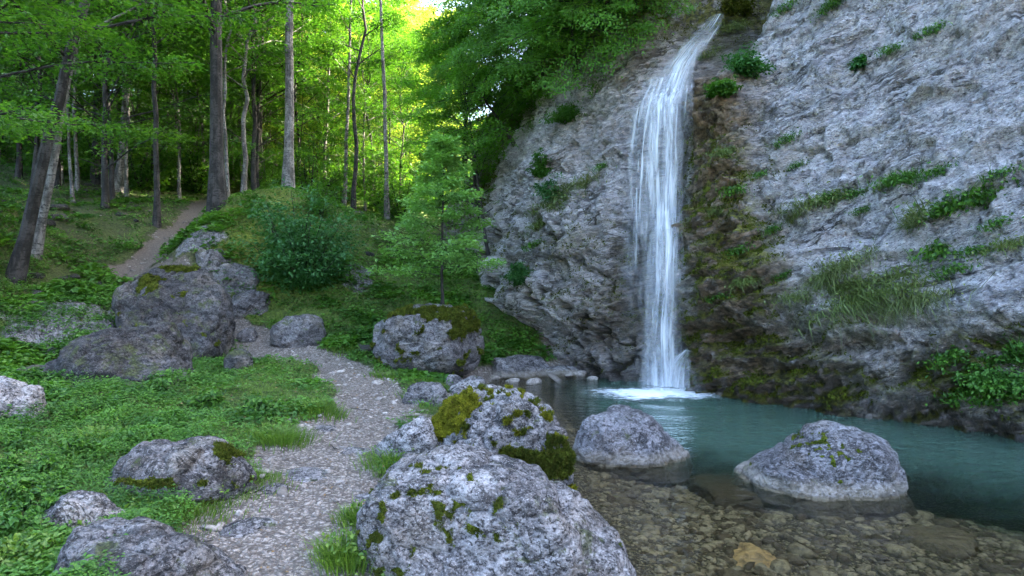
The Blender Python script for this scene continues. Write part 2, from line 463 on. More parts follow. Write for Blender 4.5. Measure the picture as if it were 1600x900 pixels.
M_LEAFSUN = leaf_material('sunlit_leaf', (0.15, 0.22, 0.055), (0.28, 0.34, 0.11), (0.21, 0.27, 0.08), trans=0.55)  # sun glow on the far trees put into a yellower, paler leaf colour
M_LEAFD = leaf_material('shrub_leaf', (0.020, 0.085, 0.030), (0.050, 0.155, 0.045), (0.035, 0.12, 0.030), trans=0.35)
M_LEAFS = leaf_material('sapling_leaf', (0.10, 0.22, 0.075), (0.17, 0.33, 0.10), (0.13, 0.27, 0.08), trans=0.4)
M_HERB = leaf_material('herb_leaf', (0.016, 0.060, 0.010), (0.085, 0.200, 0.025), (0.05, 0.14, 0.02), trans=0.3)
M_GRASS = leaf_material('grass_blade', (0.045, 0.105, 0.014), (0.130, 0.210, 0.035), (0.08, 0.15, 0.02), trans=0.3)
M_DRY = leaf_material('ledge_grass', (0.060, 0.095, 0.025), (0.17, 0.20, 0.085), (0.10, 0.15, 0.04), trans=0.25)
M_BARKD = bark_material('dark_bark', (0.012, 0.011, 0.010), (0.045, 0.042, 0.040), (0.006, 0.005, 0.005))
M_BARKP = bark_material('pale_bark', (0.07, 0.066, 0.062), (0.21, 0.20, 0.19), (0.022, 0.020, 0.018))
M_STONE = stone_material('path_stone', (0.14, 0.12, 0.105), (0.36, 0.32, 0.29), (0.09, 0.072, 0.058))
M_STONED = stone_material('wet_stone', (0.05, 0.042, 0.034), (0.15, 0.125, 0.10), (0.02, 0.017, 0.013), rough=0.45)
M_PEB = stone_material('stream_stone', (0.065, 0.045, 0.024), (0.34, 0.275, 0.17), (0.05, 0.034, 0.018), rough=0.6)
M_PEBB = stone_material('ochre_stone', (0.40, 0.25, 0.10), (0.46, 0.30, 0.13), (0.07, 0.045, 0.022), rough=0.55, scale=0.5)
M_MOSS = moss_material('bright_moss', (0.090, 0.105, 0.010), (0.34, 0.34, 0.028))
M_MOSSD = moss_material('dark_moss', (0.032, 0.050, 0.009), (0.155, 0.190, 0.022))
M_WATER = water_material()
M_FALL = fall_material('falling_water', 0.62)
M_VEIL = fall_material('thin_water_veil', 0.40)
M_VEIL2 = fall_material('side_water_veil', 0.62)
M_SPRAY = fall_material('water_spray', 0.35)

# ================================================================== THE GROUND
def gz(px, py, z):                      # a point at known height seen on this sight line
    return ray_pt(px, py, F * (CH - z) / (py - HOR))

ctl = [gz(*a) for a in [
    (430, 900, .50), (200, 900, .55), (0, 900, .62), (620, 900, .42), (500, 760, .52), (300, 780, .58), (100, 780, .68), (0, 740, .78),
    (560, 690, .52), (430, 680, .60), (250, 650, .68), (60, 650, .80), (600, 640, .50), (450, 620, .62), (300, 600, .72), (100, 610, .85),
    (590, 600, .50), (430, 545, .75), (500, 570, .62), (370, 522, .95), (560, 540, .75), (670, 585, .38), (760, 590, .08), (640, 625, .40),
    (700, 620, .28), (830, 590, -.03), (900, 588, -.04), (880, 660, 0), (850, 620, .03), (895, 760, 0), (950, 830, 0), (1000, 900, 0),
    (200, 600, .72), (780, 700, .22), (760, 830, .32), (650, 700, .45), (700, 560, .45), (800, 560, .30)]]
ctl += [ray_pt(*a) for a in [
    (100, 480, 11.5), (20, 430, 12.5), (60, 390, 14), (200, 430, 15), (290, 360, 18.5), (243, 345, 18.5), (150, 300, 21.5), (0, 300, 19),
    (310, 305, 26), (150, 268, 26), (0, 270, 23), (60, 560, 10), (30, 500, 11), (330, 490, 14), (312, 385, 15.0), (420, 500, 13.8),
    (420, 310, 17.3), (480, 328, 17.3), (540, 370, 17.0), (590, 420, 16.3), (500, 480, 14), (560, 470, 14.8), (420, 400, 15.5), (470, 420, 15.3),
    (370, 330, 16.6), (620, 470, 15), (700, 470, 15.2), (760, 470, 15.5), (790, 440, 17), (830, 500, 14.8), (880, 560, 13.9), (604, 340, 24),
    (640, 380, 21), (700, 400, 20), (760, 400, 20), (340, 322, 18.3), (390, 306, 20), (450, 304, 21), (550, 330, 25), (600, 310, 40),
    (400, 270, 38), (200, 240, 38), (0, 220, 34), (600, 280, 70), (300, 230, 70), (0, 200, 70), (700, 300, 45), (600, 205, 120),
    (0, 150, 120), (300, 150, 120), (260, 395, 16.5)]]
ctl += [np.array(a, dtype=float) for a in [
    (1.6, 4.5, -.09), (1.5, 6, -.13), (3, 4, -.15), (3, 6, -.20), (5, 5, -.24), (4, 2.5, -.15), (2.2, 7.1, -.36), (4.2, 6.4, -.34), (2, 2.5, -.08), (1.2, 9.5, -.4), (2.5, 8.5, -1.0),
    (4, 8, -1.1), (6, 6.5, -.7), (3, 10.5, -1.2), (1.5, 11.7, -.6), (8, 5, -.7), (5, 9.5, -1.2), (7, 8, -1), (.4, 11.7, -.12), (10, 8, -1),
    (6, 13, -1), (4, 16, -.2), (10, 20, 0), (0, 1.5, .5), (-2, 1, .7), (1.5, 1, .3), (3, 0, 0), (-5, 0, 1.2), (0, -5, .6), (6, -6, .3),
    (-8, -5, 2.5), (-14, 8, 4.2), (-12, 12, 3.8), (-18, 15, 6), (-22, 5, 6), (-30, 20, 10), (-60, 10, 22), (-60, 60, 26), (60, 60, 20),
    (40, 20, 8), (-60, -40, 20), (60, -40, 8), (0, -60, 6), (0, 200, 55), (-200, 200, 70), (200, 200, 60), (-300, 0, 60), (300, 0, 50), (0, -300, 40)]]
ctl = np.array(ctl)

def _tps_k(r2):
    return 0.5 * r2 * np.log(np.maximum(r2, 1e-9))

def _wrap(xy):                           # compress far distances so the near ground is well conditioned
    r = np.linalg.norm(xy, axis=1, keepdims=True) + 1e-9
    return xy / r * np.log1p(r / 8.0) * 8.0

_c = _wrap(ctl[:, :2])
_d2 = ((_c[:, None, :] - _c[None, :, :]) ** 2).sum(2)
_n = len(_c)
_A = np.zeros((_n + 3, _n + 3))
_A[:_n, :_n] = _tps_k(_d2) + np.eye(_n) * 0.02
_A[:_n, _n] = 1; _A[:_n, _n + 1:] = _c
_A[_n, :_n] = 1; _A[_n + 1:, :_n] = _c.T
_w = np.linalg.solve(_A, np.concatenate([ctl[:, 2], [0, 0, 0]]))

def ground_smooth(xy):
    xy = np.atleast_2d(np.asarray(xy, dtype=float))
    out = np.zeros(len(xy))
    for s in range(0, len(xy), 40000):
        q = _wrap(xy[s:s + 40000])
        d2 = ((q[:, None, :] - _c[None, :, :]) ** 2).sum(2)
        out[s:s + 40000] = _tps_k(d2) @ _w[:_n] + _w[_n] + q @ _w[_n + 1:]
    return np.clip(out, -1.6, 75)

def smooth_hit(px, py, dmin=2.5, dmax=60):
    Ds = np.linspace(dmin, dmax, 1400)
    p = np.stack([(px - 800) / F * Ds, Ds, CH - (py - HOR) / F * Ds], 1)
    k = np.argmax(ground_smooth(p[:, :2]) >= p[:, 2])
    return p[k]

def dist_poly(xy, pts):
    best = np.full(len(xy), 1e9)
    for a, b in zip(pts[:-1], pts[1:]):
        ab = b - a
        t = np.clip(((xy - a) @ ab) / (ab @ ab), 0, 1)
        best = np.minimum(best, np.linalg.norm(xy - (a + t[:, None] * ab), axis=1))
    return best

PATH = np.array([smooth_hit(*a)[:2] if a[1] > 440 else ray_pt(a[0], a[1], a[2])[:2] for a in
                 [(430, 900), (455, 800), (490, 740), (530, 690), (585, 640), (585, 605), (530, 572), (455, 548), (395, 532), (362, 518)]] +
                [ray_pt(200, 440, 15.2)[:2], ray_pt(240, 405, 17)[:2], ray_pt(285, 365, 18.6)[:2], ray_pt(305, 340, 20.5)[:2], ray_pt(320, 318, 24)[:2], np.array([-12.5, 30.])])
PATH = np.vstack([[-1.3, 0.5], PATH])

def fields(xy, zs):
    n = len(xy)
    p3 = np.column_stack([xy, np.zeros(n)])
    nn = fbm(p3 * 0.9, 3, 5)
    n2 = fbm(p3 * 2.7, 3, 15)
    d = dist_poly(xy, PATH)
    nar = 0.22 * sst(xy[:, 1], 12, 15)
    path = 1 - sst(d + nar + nn * 0.35 + n2 * 0.28, 0.40, 0.85)
    # gravelly shelf between the path and the pool
    sh = 0.85 * np.exp(-(((xy[:, 0] + 0.8) / 0.7) ** 2 + ((xy[:, 1] - 7.0) / 2.6) ** 2))
    path = np.maximum(path, sst(sh + nn * 0.3, 0.45, 0.75))
    near = (xy[:, 1] < 5.2) & (xy[:, 0] > -2.0)
    path = np.maximum(path, np.where(near, sst(xy[:, 0] + nn * 0.5, -1.55, -1.1), 0))
    shore = (1 - sst(np.abs(zs - 0.05) + nn * 0.12, 0.16, 0.30)) * (xy[:, 1] < 14)
    path = np.maximum(path, shore)
    gully = dist_poly(xy, np.array([ray_pt(800, 440, 17)[:2], ray_pt(860, 530, 14.6)[:2], ray_pt(905, 585, 13.3)[:2]]))
    path = np.maximum(path, 0.75 * (1 - sst(gully + nn * 0.25, 0.2, 0.55)))
    bed = 1 - sst(zs + nn * 0.03, -0.03, 0.04)
    rk = np.zeros(n)
    for (px, py, D, rx, ry) in [(335, 480, 14.3, .6, 1.0), (120, 490, 11.0, 1.6, 1.3), (560, 455, 15.5, .5, .8), (310, 400, 15.3, .8, .8)]:
        c = ray_pt(px, py, D)
        rk = np.maximum(rk, np.exp(-(((xy[:, 0] - c[0]) / rx) ** 2 + ((xy[:, 1] - c[1]) / ry) ** 2)))
    rk = np.clip(rk * 0.85 + nn * 0.25, 0, 1) * (1 - path)
    far = sst(xy[:, 1], 9.5, 15)
    left = sst(-xy[:, 0] / np.maximum(xy[:, 1], 1), 0.45, 0.60)
    green = np.clip(1.0 + nn * 0.5 - 0.35 * far * left - 0.12 * far + n2 * .25, 0, 1)
    green *= (1 - path) * (1 - bed)
    return path, bed, rk, green, nn

def ground_z(xy):
    xy = np.atleast_2d(np.asarray(xy, dtype=float))
    zs = ground_smooth(xy)
    path, bed, rk, green, nn = fields(xy, zs)
    p3 = np.column_stack([xy, np.zeros(len(xy))])
    z = zs + nn * 0.09 * (1 - path) * (1 - bed) * sst(xy[:, 1], 3, 9)
    z += fbm(p3 * 5, 4, 31) * (0.018 + 0.03 * (1 - path) * (1 - bed))
    z -= 0.05 * path * (1 - bed)
    rough = rk
    z += rough * (ridged(np.column_stack([xy * 1.7, zs]), 5, 41) - 0.4) * 0.20
    f1, f2, cid = voronoi(np.column_stack([xy * 2.0, zs * 1.5]), 77)
    z += rough * (cid - 0.4) * 0.22
    return z, zs, path, bed, rk, green

# polar sheet: fine in front of the camera, coarse behind, out to the horizon
ang = np.concatenate([np.linspace(-46, 46, 560), np.linspace(47.5, 312.5, 110)])
ang = R(1) * ang
rad = np.concatenate([[0.35, 0.8, 1.3, 1.8], np.exp(np.linspace(math.log(2.3), math.log(32), 400)), np.exp(np.linspace(math.log(34), math.log(650), 60))])
A_, R_ = np.meshgrid(ang, rad, indexing='ij')
gxy = np.column_stack([(np.sin(A_) * R_).ravel(), (np.cos(A_) * R_).ravel()])
z, zs, fpath, fbed, frk, fgreen = ground_z(gxy)
gv = np.column_stack([gxy, z])
nu, nv = len(ang), len(rad)
gf = grid_faces(nu, nv)
last = (nu - 1) * nv + np.arange(nv - 1)
first = np.arange(nv - 1)
gf = np.vstack([gf, np.stack([last, last + 1, first + 1, first], 1)])
c0 = len(gv)
gv = np.vstack([gv, [[0, 0, ground_z([[0, 0]])[0][0]]]])
fan = np.array([[i * nv, ((i + 1) % nu) * nv, c0] for i in range(nu)])
pad = lambda a, v=0: np.append(a, v)
ground = link('ground', make_mesh('ground', gv, [gf[:, ::-1], fan], M_GROUND, True,
              {'mnd': pad(np.exp(-(((gxy[:, 0] + 7.2) / 2.4) ** 2 + ((gxy[:, 1] - 16.2) / 2.6) ** 2))), 'path': pad(fpath, 1), 'bed': pad(fbed), 'rock': pad(frk), 'green': pad(fgreen)}))
tag(ground, 'forest floor with trodden gravel path and pebbly stream bed', kind='structure')
G_BVH = BVHTree.FromPolygons(gv[:, :].tolist(), gf[:, ::-1].tolist())

def hit(px, py, bvh=None, far=200):
    d = Vector(((px - 800) / F, 1, -(py - HOR) / F))
    L = d.length
    loc, nrm, idx, dist = (bvh or G_BVH).ray_cast(Vector((0, 0, CH)), d / L, far)
    if loc is None: return None, None
    return np.array(loc), np.array(nrm)

def gz_at(x, y):
    loc, n, i, d = G_BVH.ray_cast(Vector((x, y, 100)), Vector((0, 0, -1)))
    return loc.z if loc else 0.0

# ================================================================== THE CLIFF
cp = np.array([(6, 31.5), (1.5, 28.5), (-1.2, 25.5), (-1.9, 22.5), (-.35, 20.2), (0.05, 17.2), (1.05, 14.6), (1.9, 13.3), (2.6, 12.55), (3.2, 12.35),
               (3.75, 11.75), (4.8, 10.75), (6.3, 9.35), (7.4, 8.25), (9.2, 6.3), (11, 3.5), (13, -1), (14.5, -9)], dtype=float)
def catmull(P, n=40):
    out = []
    for i in range(len(P) - 1):
        p0 = P[max(i - 1, 0)]; p1 = P[i]; p2 = P[i + 1]; p3 = P[min(i + 2, len(P) - 1)]
        t = np.linspace(0, 1, n, endpoint=False)[:, None]
        out.append(0.5 * ((2 * p1) + (-p0 + p2) * t + (2 * p0 - 5 * p1 + 4 * p2 - p3) * t * t + (-p0 + 3 * p1 - 3 * p2 + p3) * t ** 3))
    return np.vstack(out + [P[-1:]])
cc = catmull(cp)
arc = np.concatenate([[0], np.cumsum(np.linalg.norm(np.diff(cc, axis=0), axis=1))])
def s_of(x, y):
    return arc[np.argmin((cc[:, 0] - x) ** 2 + (cc[:, 1] - y) ** 2)]
S_A, S_B = s_of(-1.9, 23.5), s_of(7.9, 7.7)
S_FALL = s_of(3.2, 12.35); S_L = s_of(0.05, 17.2)
ss = np.concatenate([np.linspace(0, S_A, 60, endpoint=False), np.linspace(S_A, S_B, 660, endpoint=False), np.linspace(S_B, arc[-1], 120)])
bx = np.interp(ss, arc, cc[:, 0]); by = np.interp(ss, arc, cc[:, 1])
tx = np.gradient(bx, ss); ty = np.gradient(by, ss)
k = np.ones(25) / 25
def smo(a):
    return np.convolve(np.pad(a, 12, mode='edge'), k, mode='valid')
tx, ty = smo(tx), smo(ty)
tl = np.hypot(tx, ty); tx /= tl; ty /= tl
nx, ny = ty, -tx                         # towards the pool
flip = np.where(nx * -0.95 + ny * -0.31 < 0, -1, 1); nx *= flip; ny *= flip
BK = np.array([0.95, 0.31])
top = np.interp(ss, [0, S_A, S_L - 1, S_L + 1.5, S_FALL - 1.0, S_FALL + 0.6, S_FALL + 2.0, S_FALL + 4, arc[-1]], [9, 10, 8.8, 7.6, 8.2, 7.5, 10.5, 15, 15])
NZ1, NZ2 = 300, 70
v1 = np.linspace(0, 1, NZ1)
right = sst(ss, S_FALL + 0.2, S_FALL + 1.4)
Z = np.zeros((len(ss), NZ1 + NZ2)); O = np.zeros_like(Z)
Z[:, :NZ1] = -1.7 + v1[None, :] ** 1.05 * (top[:, None] + 1.7)
zz = Z[:, :NZ1]
lean_r = 0.24 * np.maximum(zz - 1.8, 0) - 0.85 * sst(zz, 1.0, 2.0)
lean_l = 0.10 * np.maximum(zz - 1.5, 0) + 0.32 * np.maximum(zz - 5.0, 0) - 0.75 * sst(zz, 0.5, 1.7)
rr = right[:, None]
O[:, :NZ1] = lean_r * rr + lean_l * (1 - rr)
# recess of the waterfall and the chute above it
zc = np.clip(zz - 6.0, 0, 3)
uc = S_FALL + 0.15 + zc * 0.25
g = np.exp(-((ss[:, None] - uc) / (0.50 + 0.08 * zc)) ** 2)
O[:, :NZ1] += g * (0.85 + 0.70 * zc)
# dark overhang to the right of the fall
g2 = np.exp(-((ss[:, None] - (S_FALL + 0.95)) / 0.55) ** 2) * sst(zz, 5.6, 6.6) * (1 - sst(zz, 7.4, 8.6))
O[:, :NZ1] += g2 * 0.5
g3 = np.exp(-((ss[:, None] - (S_FALL + 1.0)) / 0.9) ** 2) * (1 - sst(zz, 0.8, 4.5))
O[:, :NZ1] -= g3 * 0.25 * sst(zz, -0.5, 0.5)
tt = np.linspace(0, 1, NZ2 + 1)[1:] ** 1.5
run = np.interp(ss, [0, S_L, S_FALL, S_FALL + 3, arc[-1]], [34, 42, 45, 45, 40])
hgt = np.interp(ss, [0, S_A, S_L, S_FALL - .8, S_FALL + .5, S_FALL + 3, arc[-1]], [6, 20, 25, 25, 23, 19, 18])  # slope behind the rim, raised out of view to block the sun
O[:, NZ1:] = O[:, NZ1 - 1:NZ1] + tt[None, :] * run[:, None]
prof = 1 - (1 - np.clip(tt / 0.62, 0, 1)) ** 1.8
Z[:, NZ1:] = Z[:, NZ1 - 1:NZ1] + prof[None, :] * hgt[:, None]
# stream channel carried on behind the lip
gch = np.exp(-((ss[:, None] - (S_FALL + 0.6)) / 0.5) ** 2)
Z[:, NZ1:] -= gch * np.minimum(tt * 14, 1.0)[None, :] * 0.5
X = bx[:, None] + O * BK[0]; Y = by[:, None] + O * BK[1]
cv = np.stack([X.ravel(), Y.ravel(), Z.ravel()], 1)
face = np.concatenate([np.ones(NZ1), 1 - sst(np.arange(NZ2), 0, 8) * 0.0])
Sg = np.repeat(ss, NZ1 + NZ2); Rg = np.repeat(right, NZ1 + NZ2)
Nxy = np.stack([np.repeat(nx, NZ1 + NZ2), np.repeat(ny, NZ1 + NZ2), np.full(len(cv), 0.18)], 1)
vis = (Sg > S_A - 3) & (Sg < S_B + 4)
idx = np.where(vis)[0]
p = cv[idx]
leftk = 1 - Rg[idx]
# coordinates turned so that beds rise to the right, as on the photographed wall
th = R(24)
along = Sg[idx]; zz1 = p[:, 2]
q = np.stack([along * math.cos(th) + zz1 * math.sin(th) * 1.0, p[:, 1] * 0.15 + along * 0.3, -along * math.sin(th) + zz1 * math.cos(th)], 1)
# right: q[:,0] runs with the beds, q[:,2] across them
wob = np.stack([fbm(p * 0.9, 3, 3), fbm(p * 0.9, 3, 4), fbm(p * 0.9, 3, 6)], 1)
d = 0.34 * fbm(p * 0.45, 3, 21)
d += 0.17 * fbm(q * np.array([0.9, 1, 2.2]) + wob * 0.4, 4, 23)
f1, f2, cid = voronoi(q * np.array([1.6, 1.0, 3.3]) + wob * 0.7, 61)
edge = sst(f2 - f1, 0.0, 0.22)
slab = (cid - 0.5) * 0.19 + (edge - 1) * 0.06 * sst(fbm(p * 1.1, 2, 168), -.1, .3)
f1b, f2b, cidb = voronoi(q * np.array([4.2, 2.0, 7.5]) + wob * 1.2, 62)
edgeb = sst(f2b - f1b, 0.0, 0.20)
slab2 = (cidb - 0.5) * 0.085 + (edgeb - 1) * 0.04
# left: rounded blocks parted by dark clefts
wob2 = np.stack([fbm(p * 2.6, 3, 13), fbm(p * 2.6, 3, 14), fbm(p * 2.6, 3, 16)], 1)
pl = np.stack([p[:, 0] * .8 + p[:, 2] * .5, p[:, 1] * .8, p[:, 2] * 1.25 - p[:, 0] * .4 - p[:, 1] * .25], 1) + wob * 0.5 + wob2 * 0.28
f1c, f2c, cidc = voronoi(pl * 1.25, 63)
edgec = sst(f2c - f1c, 0.0, 0.16)
blk = (edgec - 1) * 0.26 * sst(fbm(p * 1.3, 2, 68), -.15, .3) + (cidc - 0.5) * 0.34 + 0.20 * (ridged(pl * 0.8, 4, 67) - .3)
f1d, f2d, cidd = voronoi(pl * 3.6 + 3.1, 64)
edged = sst(f2d - f1d, 0.0, 0.16)
blk2 = (edged - 1) * 0.10 * sst(fbm(p * 2.3, 2, 69), -.05, .35) + (cidd - 0.5) * 0.10
# ledgy, mossy steps next to the fall and along the foot
px_, py_ = to_px(p)
zone = np.exp(-((px_ + 60 * fbm(p * 1.0, 4, 201) - 1136 - (py_ - 350) * 0.07) / (50. + np.clip(py_ - 150, 0, 400) * .09)) ** 2) * sst(py_, 60, 170) * (1 - Rg[idx] * 0)
foot = Rg[idx] * (1 - sst(p[:, 2] + 0.9 * fbm(p * 0.8, 3, 8), 0.9, 1.9))
rough_zone = np.clip(np.maximum(zone, foot * 0.8), 0, 1)
led = ridged(q * np.array([0.8, 0.8, 2.6]) + wob * 0.5, 4, 71) - 0.3
micro = fbm(p * 7.0, 4, 81) * 0.045 + (ridged(p * 4.0, 3, 83) - 0.4) * 0.03
upl = sst(p[:, 2] + 0.8 * (along - S_L) / 4, 3.6, 5.2)
d += Rg[idx] * (slab + slab2) * (1 - rough_zone * 0.4)
d += leftk * (blk * (1 - 0.65 * upl) + blk2 * (1 - 0.5 * upl) + (slab2 + slab * 0.5) * upl)
d += rough_zone * led * 0.55 + rough_zone * blk2 * 0.8 * Rg[idx]
d += micro * (1 + rough_zone)
damp = 1 - 0.6 * np.exp(-((along - S_FALL - 0.15) / 0.5) ** 2)
d = d * damp
cv[idx] += Nxy[idx] * d[:, None]
# vertical break-up so that ledges overhang a little
cv[idx, 2] += 0.06 * fbm(p * 1.7, 3, 91)
oth = np.where(~vis)[0]
cv[oth] += Nxy[oth] * (fbm(cv[oth] * 0.5, 4, 22) * 0.5)[:, None]
cf = grid_faces(len(ss), NZ1 + NZ2)
nr = normals_of(cv, cf)
if nr[len(nr) // 2] @ Nxy[len(nr) // 2] < 0: cf = cf[:, ::-1]; nr = -nr
N = len(cv)
brown = np.zeros(N); moss = np.zeros(N); wetm = np.zeros(N); cav_shade = np.zeros(N)
n1 = fbm(p * 1.1, 4, 101); n2 = fbm(p * 2.6, 4, 102)
lf = np.exp(-(((px_ - 960) / 75.) ** 2 + ((py_ - 500) / 150.) ** 2))
topb = np.exp(-(((px_ - 990 - (120 - py_) * 0.7) / 60.) ** 2)) * (1 - sst(py_, 230, 330))
brown[idx] = np.clip(zone * 1.1 + foot * 0.50 + lf * 0.6 + topb * 0.45 + n1 * 0.22, 0, 1)
cav_shade[idx] = np.clip(leftk * (1 - edgec) * sst(fbm(p * 1.3, 2, 68), -.15, .3) * (1 - .6 * upl) + leftk * (1 - edged) * 0.6 * sst(fbm(p * 2.3, 2, 69), -.05, .35) * (1 - .5 * upl) + Rg[idx] * ((1 - edge) * 0.40 + (1 - edgeb) * 0.22) * (0.5 + n2) + rough_zone * sst(-led, 0.1, 0.7) * 0.9, 0, 1)  # crevice and ledge shade for the colour, since ambient light leaves relief flat
mz = np.clip(zone * (1.0 + 1.5 * n1) * sst(py_, 150, 330) + foot * (0.65 + n1 * 1.6) + 0.35 * leftk * (n1 + 0.55) * (1 - upl), 0, 1)
mtop = sst(p[:, 2], 6.9, 8.3) * leftk * 0.8
moss[idx] = np.clip(np.maximum(mz, mtop) + sst(np.arange(N)[idx] % (NZ1 + NZ2), NZ1 - 4, NZ1 + 6), 0, 1)
moss[oth] = 0.9
fz = np.exp(-((along - S_FALL - 0.25) / 0.55) ** 2)
wetm[idx] = np.clip(fz * 0.9 + foot * (0.30 + n1 * 1.2) + 0.9 * (1 - sst(p[:, 2], 0.05, 0.35)) + lf * 0.45 + zone * sst(py_, 330, 520) * 0.6, 0, 1)
shaded_rear = (Sg < S_L - 0.5)  # shade on the rear cliff, put in through the moss and wet masks
moss[shaded_rear] = np.maximum(moss[shaded_rear], 0.5); wetm[shaded_rear] = np.maximum(wetm[shaded_rear], 0.35)
cliff = link('cliff', make_mesh('cliff', cv, cf, M_CLIFF, True, {'brown': brown, 'moss': moss, 'wet': wetm, 'cav_shade': cav_shade},
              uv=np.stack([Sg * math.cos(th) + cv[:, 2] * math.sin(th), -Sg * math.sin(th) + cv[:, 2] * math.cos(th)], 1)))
tag(cliff, 'tall grey limestone cliff rising from the green pool', kind='structure')
C_BVH = BVHTree.FromPolygons(cv.tolist(), cf.tolist())

# ================================================================== THE POOL
wx = np.linspace(-3.0, 16, 160); wy = np.concatenate([np.linspace(-8, 2, 20, endpoint=False), np.linspace(2, 14.5, 160)])
WX, WY = np.meshgrid(wx, wy, indexing='ij')
wxy = np.column_stack([WX.ravel(), WY.ravel()])
dep = -ground_smooth(wxy)
fallc = np.array([3.2, 11.6])
rf = np.linalg.norm(wxy - fallc, axis=1)
agit = np.exp(-(rf / 2.2) ** 2)
wz = 0.02 * agit * np.sin(rf * 9) * np.exp(-rf * 0.8)
water = link('water', make_mesh('water', np.column_stack([wxy, wz]), grid_faces(len(wx), len(wy))[:, ::-1], M_WATER, True, {'depth': dep, 'agit': agit}))
tag(water, 'clear green pool turning brown over shallow pebbles', kind='structure')

# ================================================================== GENERATORS FOR LEAVES, BLADES, TUBES
class Buf:
    def __init__(s): s.v = []; s.q = []; s.t = []; s.a = []; s.n = 0
    def add(s, v, q=None, t=None, a=None):
        if q is not None and len(q): s.q.append(np.asarray(q) + s.n)
        if t is not None and len(t): s.t.append(np.asarray(t) + s.n)
        s.v.append(v); s.a.append(np.zeros(len(v)) if a is None else a); s.n += len(v)
    def mesh(s, name, mat, smooth=False):
        f = []
        if s.q: f.append(np.vstack(s.q))
        if s.t: f.append(np.vstack(s.t))
        return make_mesh(name, np.vstack(s.v), f, mat, smooth, {'var': np.concatenate(s.a)})

def unit(a):
    return a / np.maximum(np.linalg.norm(a, axis=1, keepdims=True), 1e-9)

def leaves(buf, pos, dirs, up, L, W, var):
    """folded leaf of two triangles: base, side, tip, side"""
    dirs = unit(dirs); side = unit(np.cross(dirs, up)); nrm = np.cross(side, dirs)
    L = L[:, None]; W = W[:, None]
    b = pos; tip = pos + dirs * L
    l = pos + dirs * L * 0.45 + side * W * 0.5 + nrm * W * 0.18
    r = pos + dirs * L * 0.45 - side * W * 0.5 + nrm * W * 0.18
    v = np.stack([b, l, tip, r], 1).reshape(-1, 3)
    i = np.arange(len(pos))[:, None] * 4
    buf.add(v, t=np.vstack([i + [0, 1, 2], i + [0, 2, 3]]), a=np.repeat(var, 4))

def blades(buf, pos, h, w, lean, var, seed=0):
    """tapering bent grass blades"""
    r = np.random.default_rng(seed); n = len(pos)
    a = r.uniform(0, 2 * math.pi, n)
    sd = np.stack([np.cos(a), np.sin(a), np.zeros(n)], 1) * w[:, None] * 0.5
    up = np.array([0, 0, 1.0])
    m = pos + up * (h * 0.6)[:, None] + lean * (h * 0.35)[:, None]
    t = pos + up * (h * 0.82)[:, None] + lean * h[:, None]
    v = np.stack([pos - sd, pos + sd, m + sd * 0.8, m - sd * 0.8, t], 1).reshape(-1, 3)
    i = np.arange(n)[:, None] * 5
    buf.add(v, q=i + [0, 1, 2, 3], t=i + [3, 2, 4], a=np.repeat(var, 5))

def tube(buf, pts, rads, sides=6, var=0.0):
    pts = np.asarray(pts, dtype=float); n = len(pts)
    tg = unit(np.gradient(pts, axis=0))
    ref = np.where(np.abs(tg[:, 2:3]) > 0.9, np.array([[1.0, 0, 0]]), np.array([[0, 0, 1.0]]))
    a = unit(np.cross(tg, ref)); b = np.cross(tg, a)
    ph = np.linspace(0, 2 * math.pi, sides, endpoint=False)
    v = pts[:, None, :] + (a[:, None, :] * np.cos(ph)[None, :, None] + b[:, None, :] * np.sin(ph)[None, :, None]) * np.asarray(rads)[:, None, None]
    i = np.arange(n - 1)[:, None] * sides + np.arange(sides)[None, :]
    j = np.arange(n - 1)[:, None] * sides + (np.arange(sides)[None, :] + 1) % sides
    q = np.stack([i.ravel(), j.ravel(), j.ravel() + sides, i.ravel() + sides], 1)
    buf.add(v.reshape(-1, 3), q=q, a=np.full(n * sides, var))

# ================================================================== BOULDERS
_ico = {}
def ico(level):
    if level in _ico: return _ico[level]
    import bmesh
    bm = bmesh.new(); bmesh.ops.create_icosphere(bm, subdivisions=level, radius=1.0)
    v = np.array([x.co[:] for x in bm.verts]); f = np.array([[x.index for x in fc.verts] for fc in bm.faces])
    bm.free(); _ico[level] = (unit(v), f); return _ico[level]

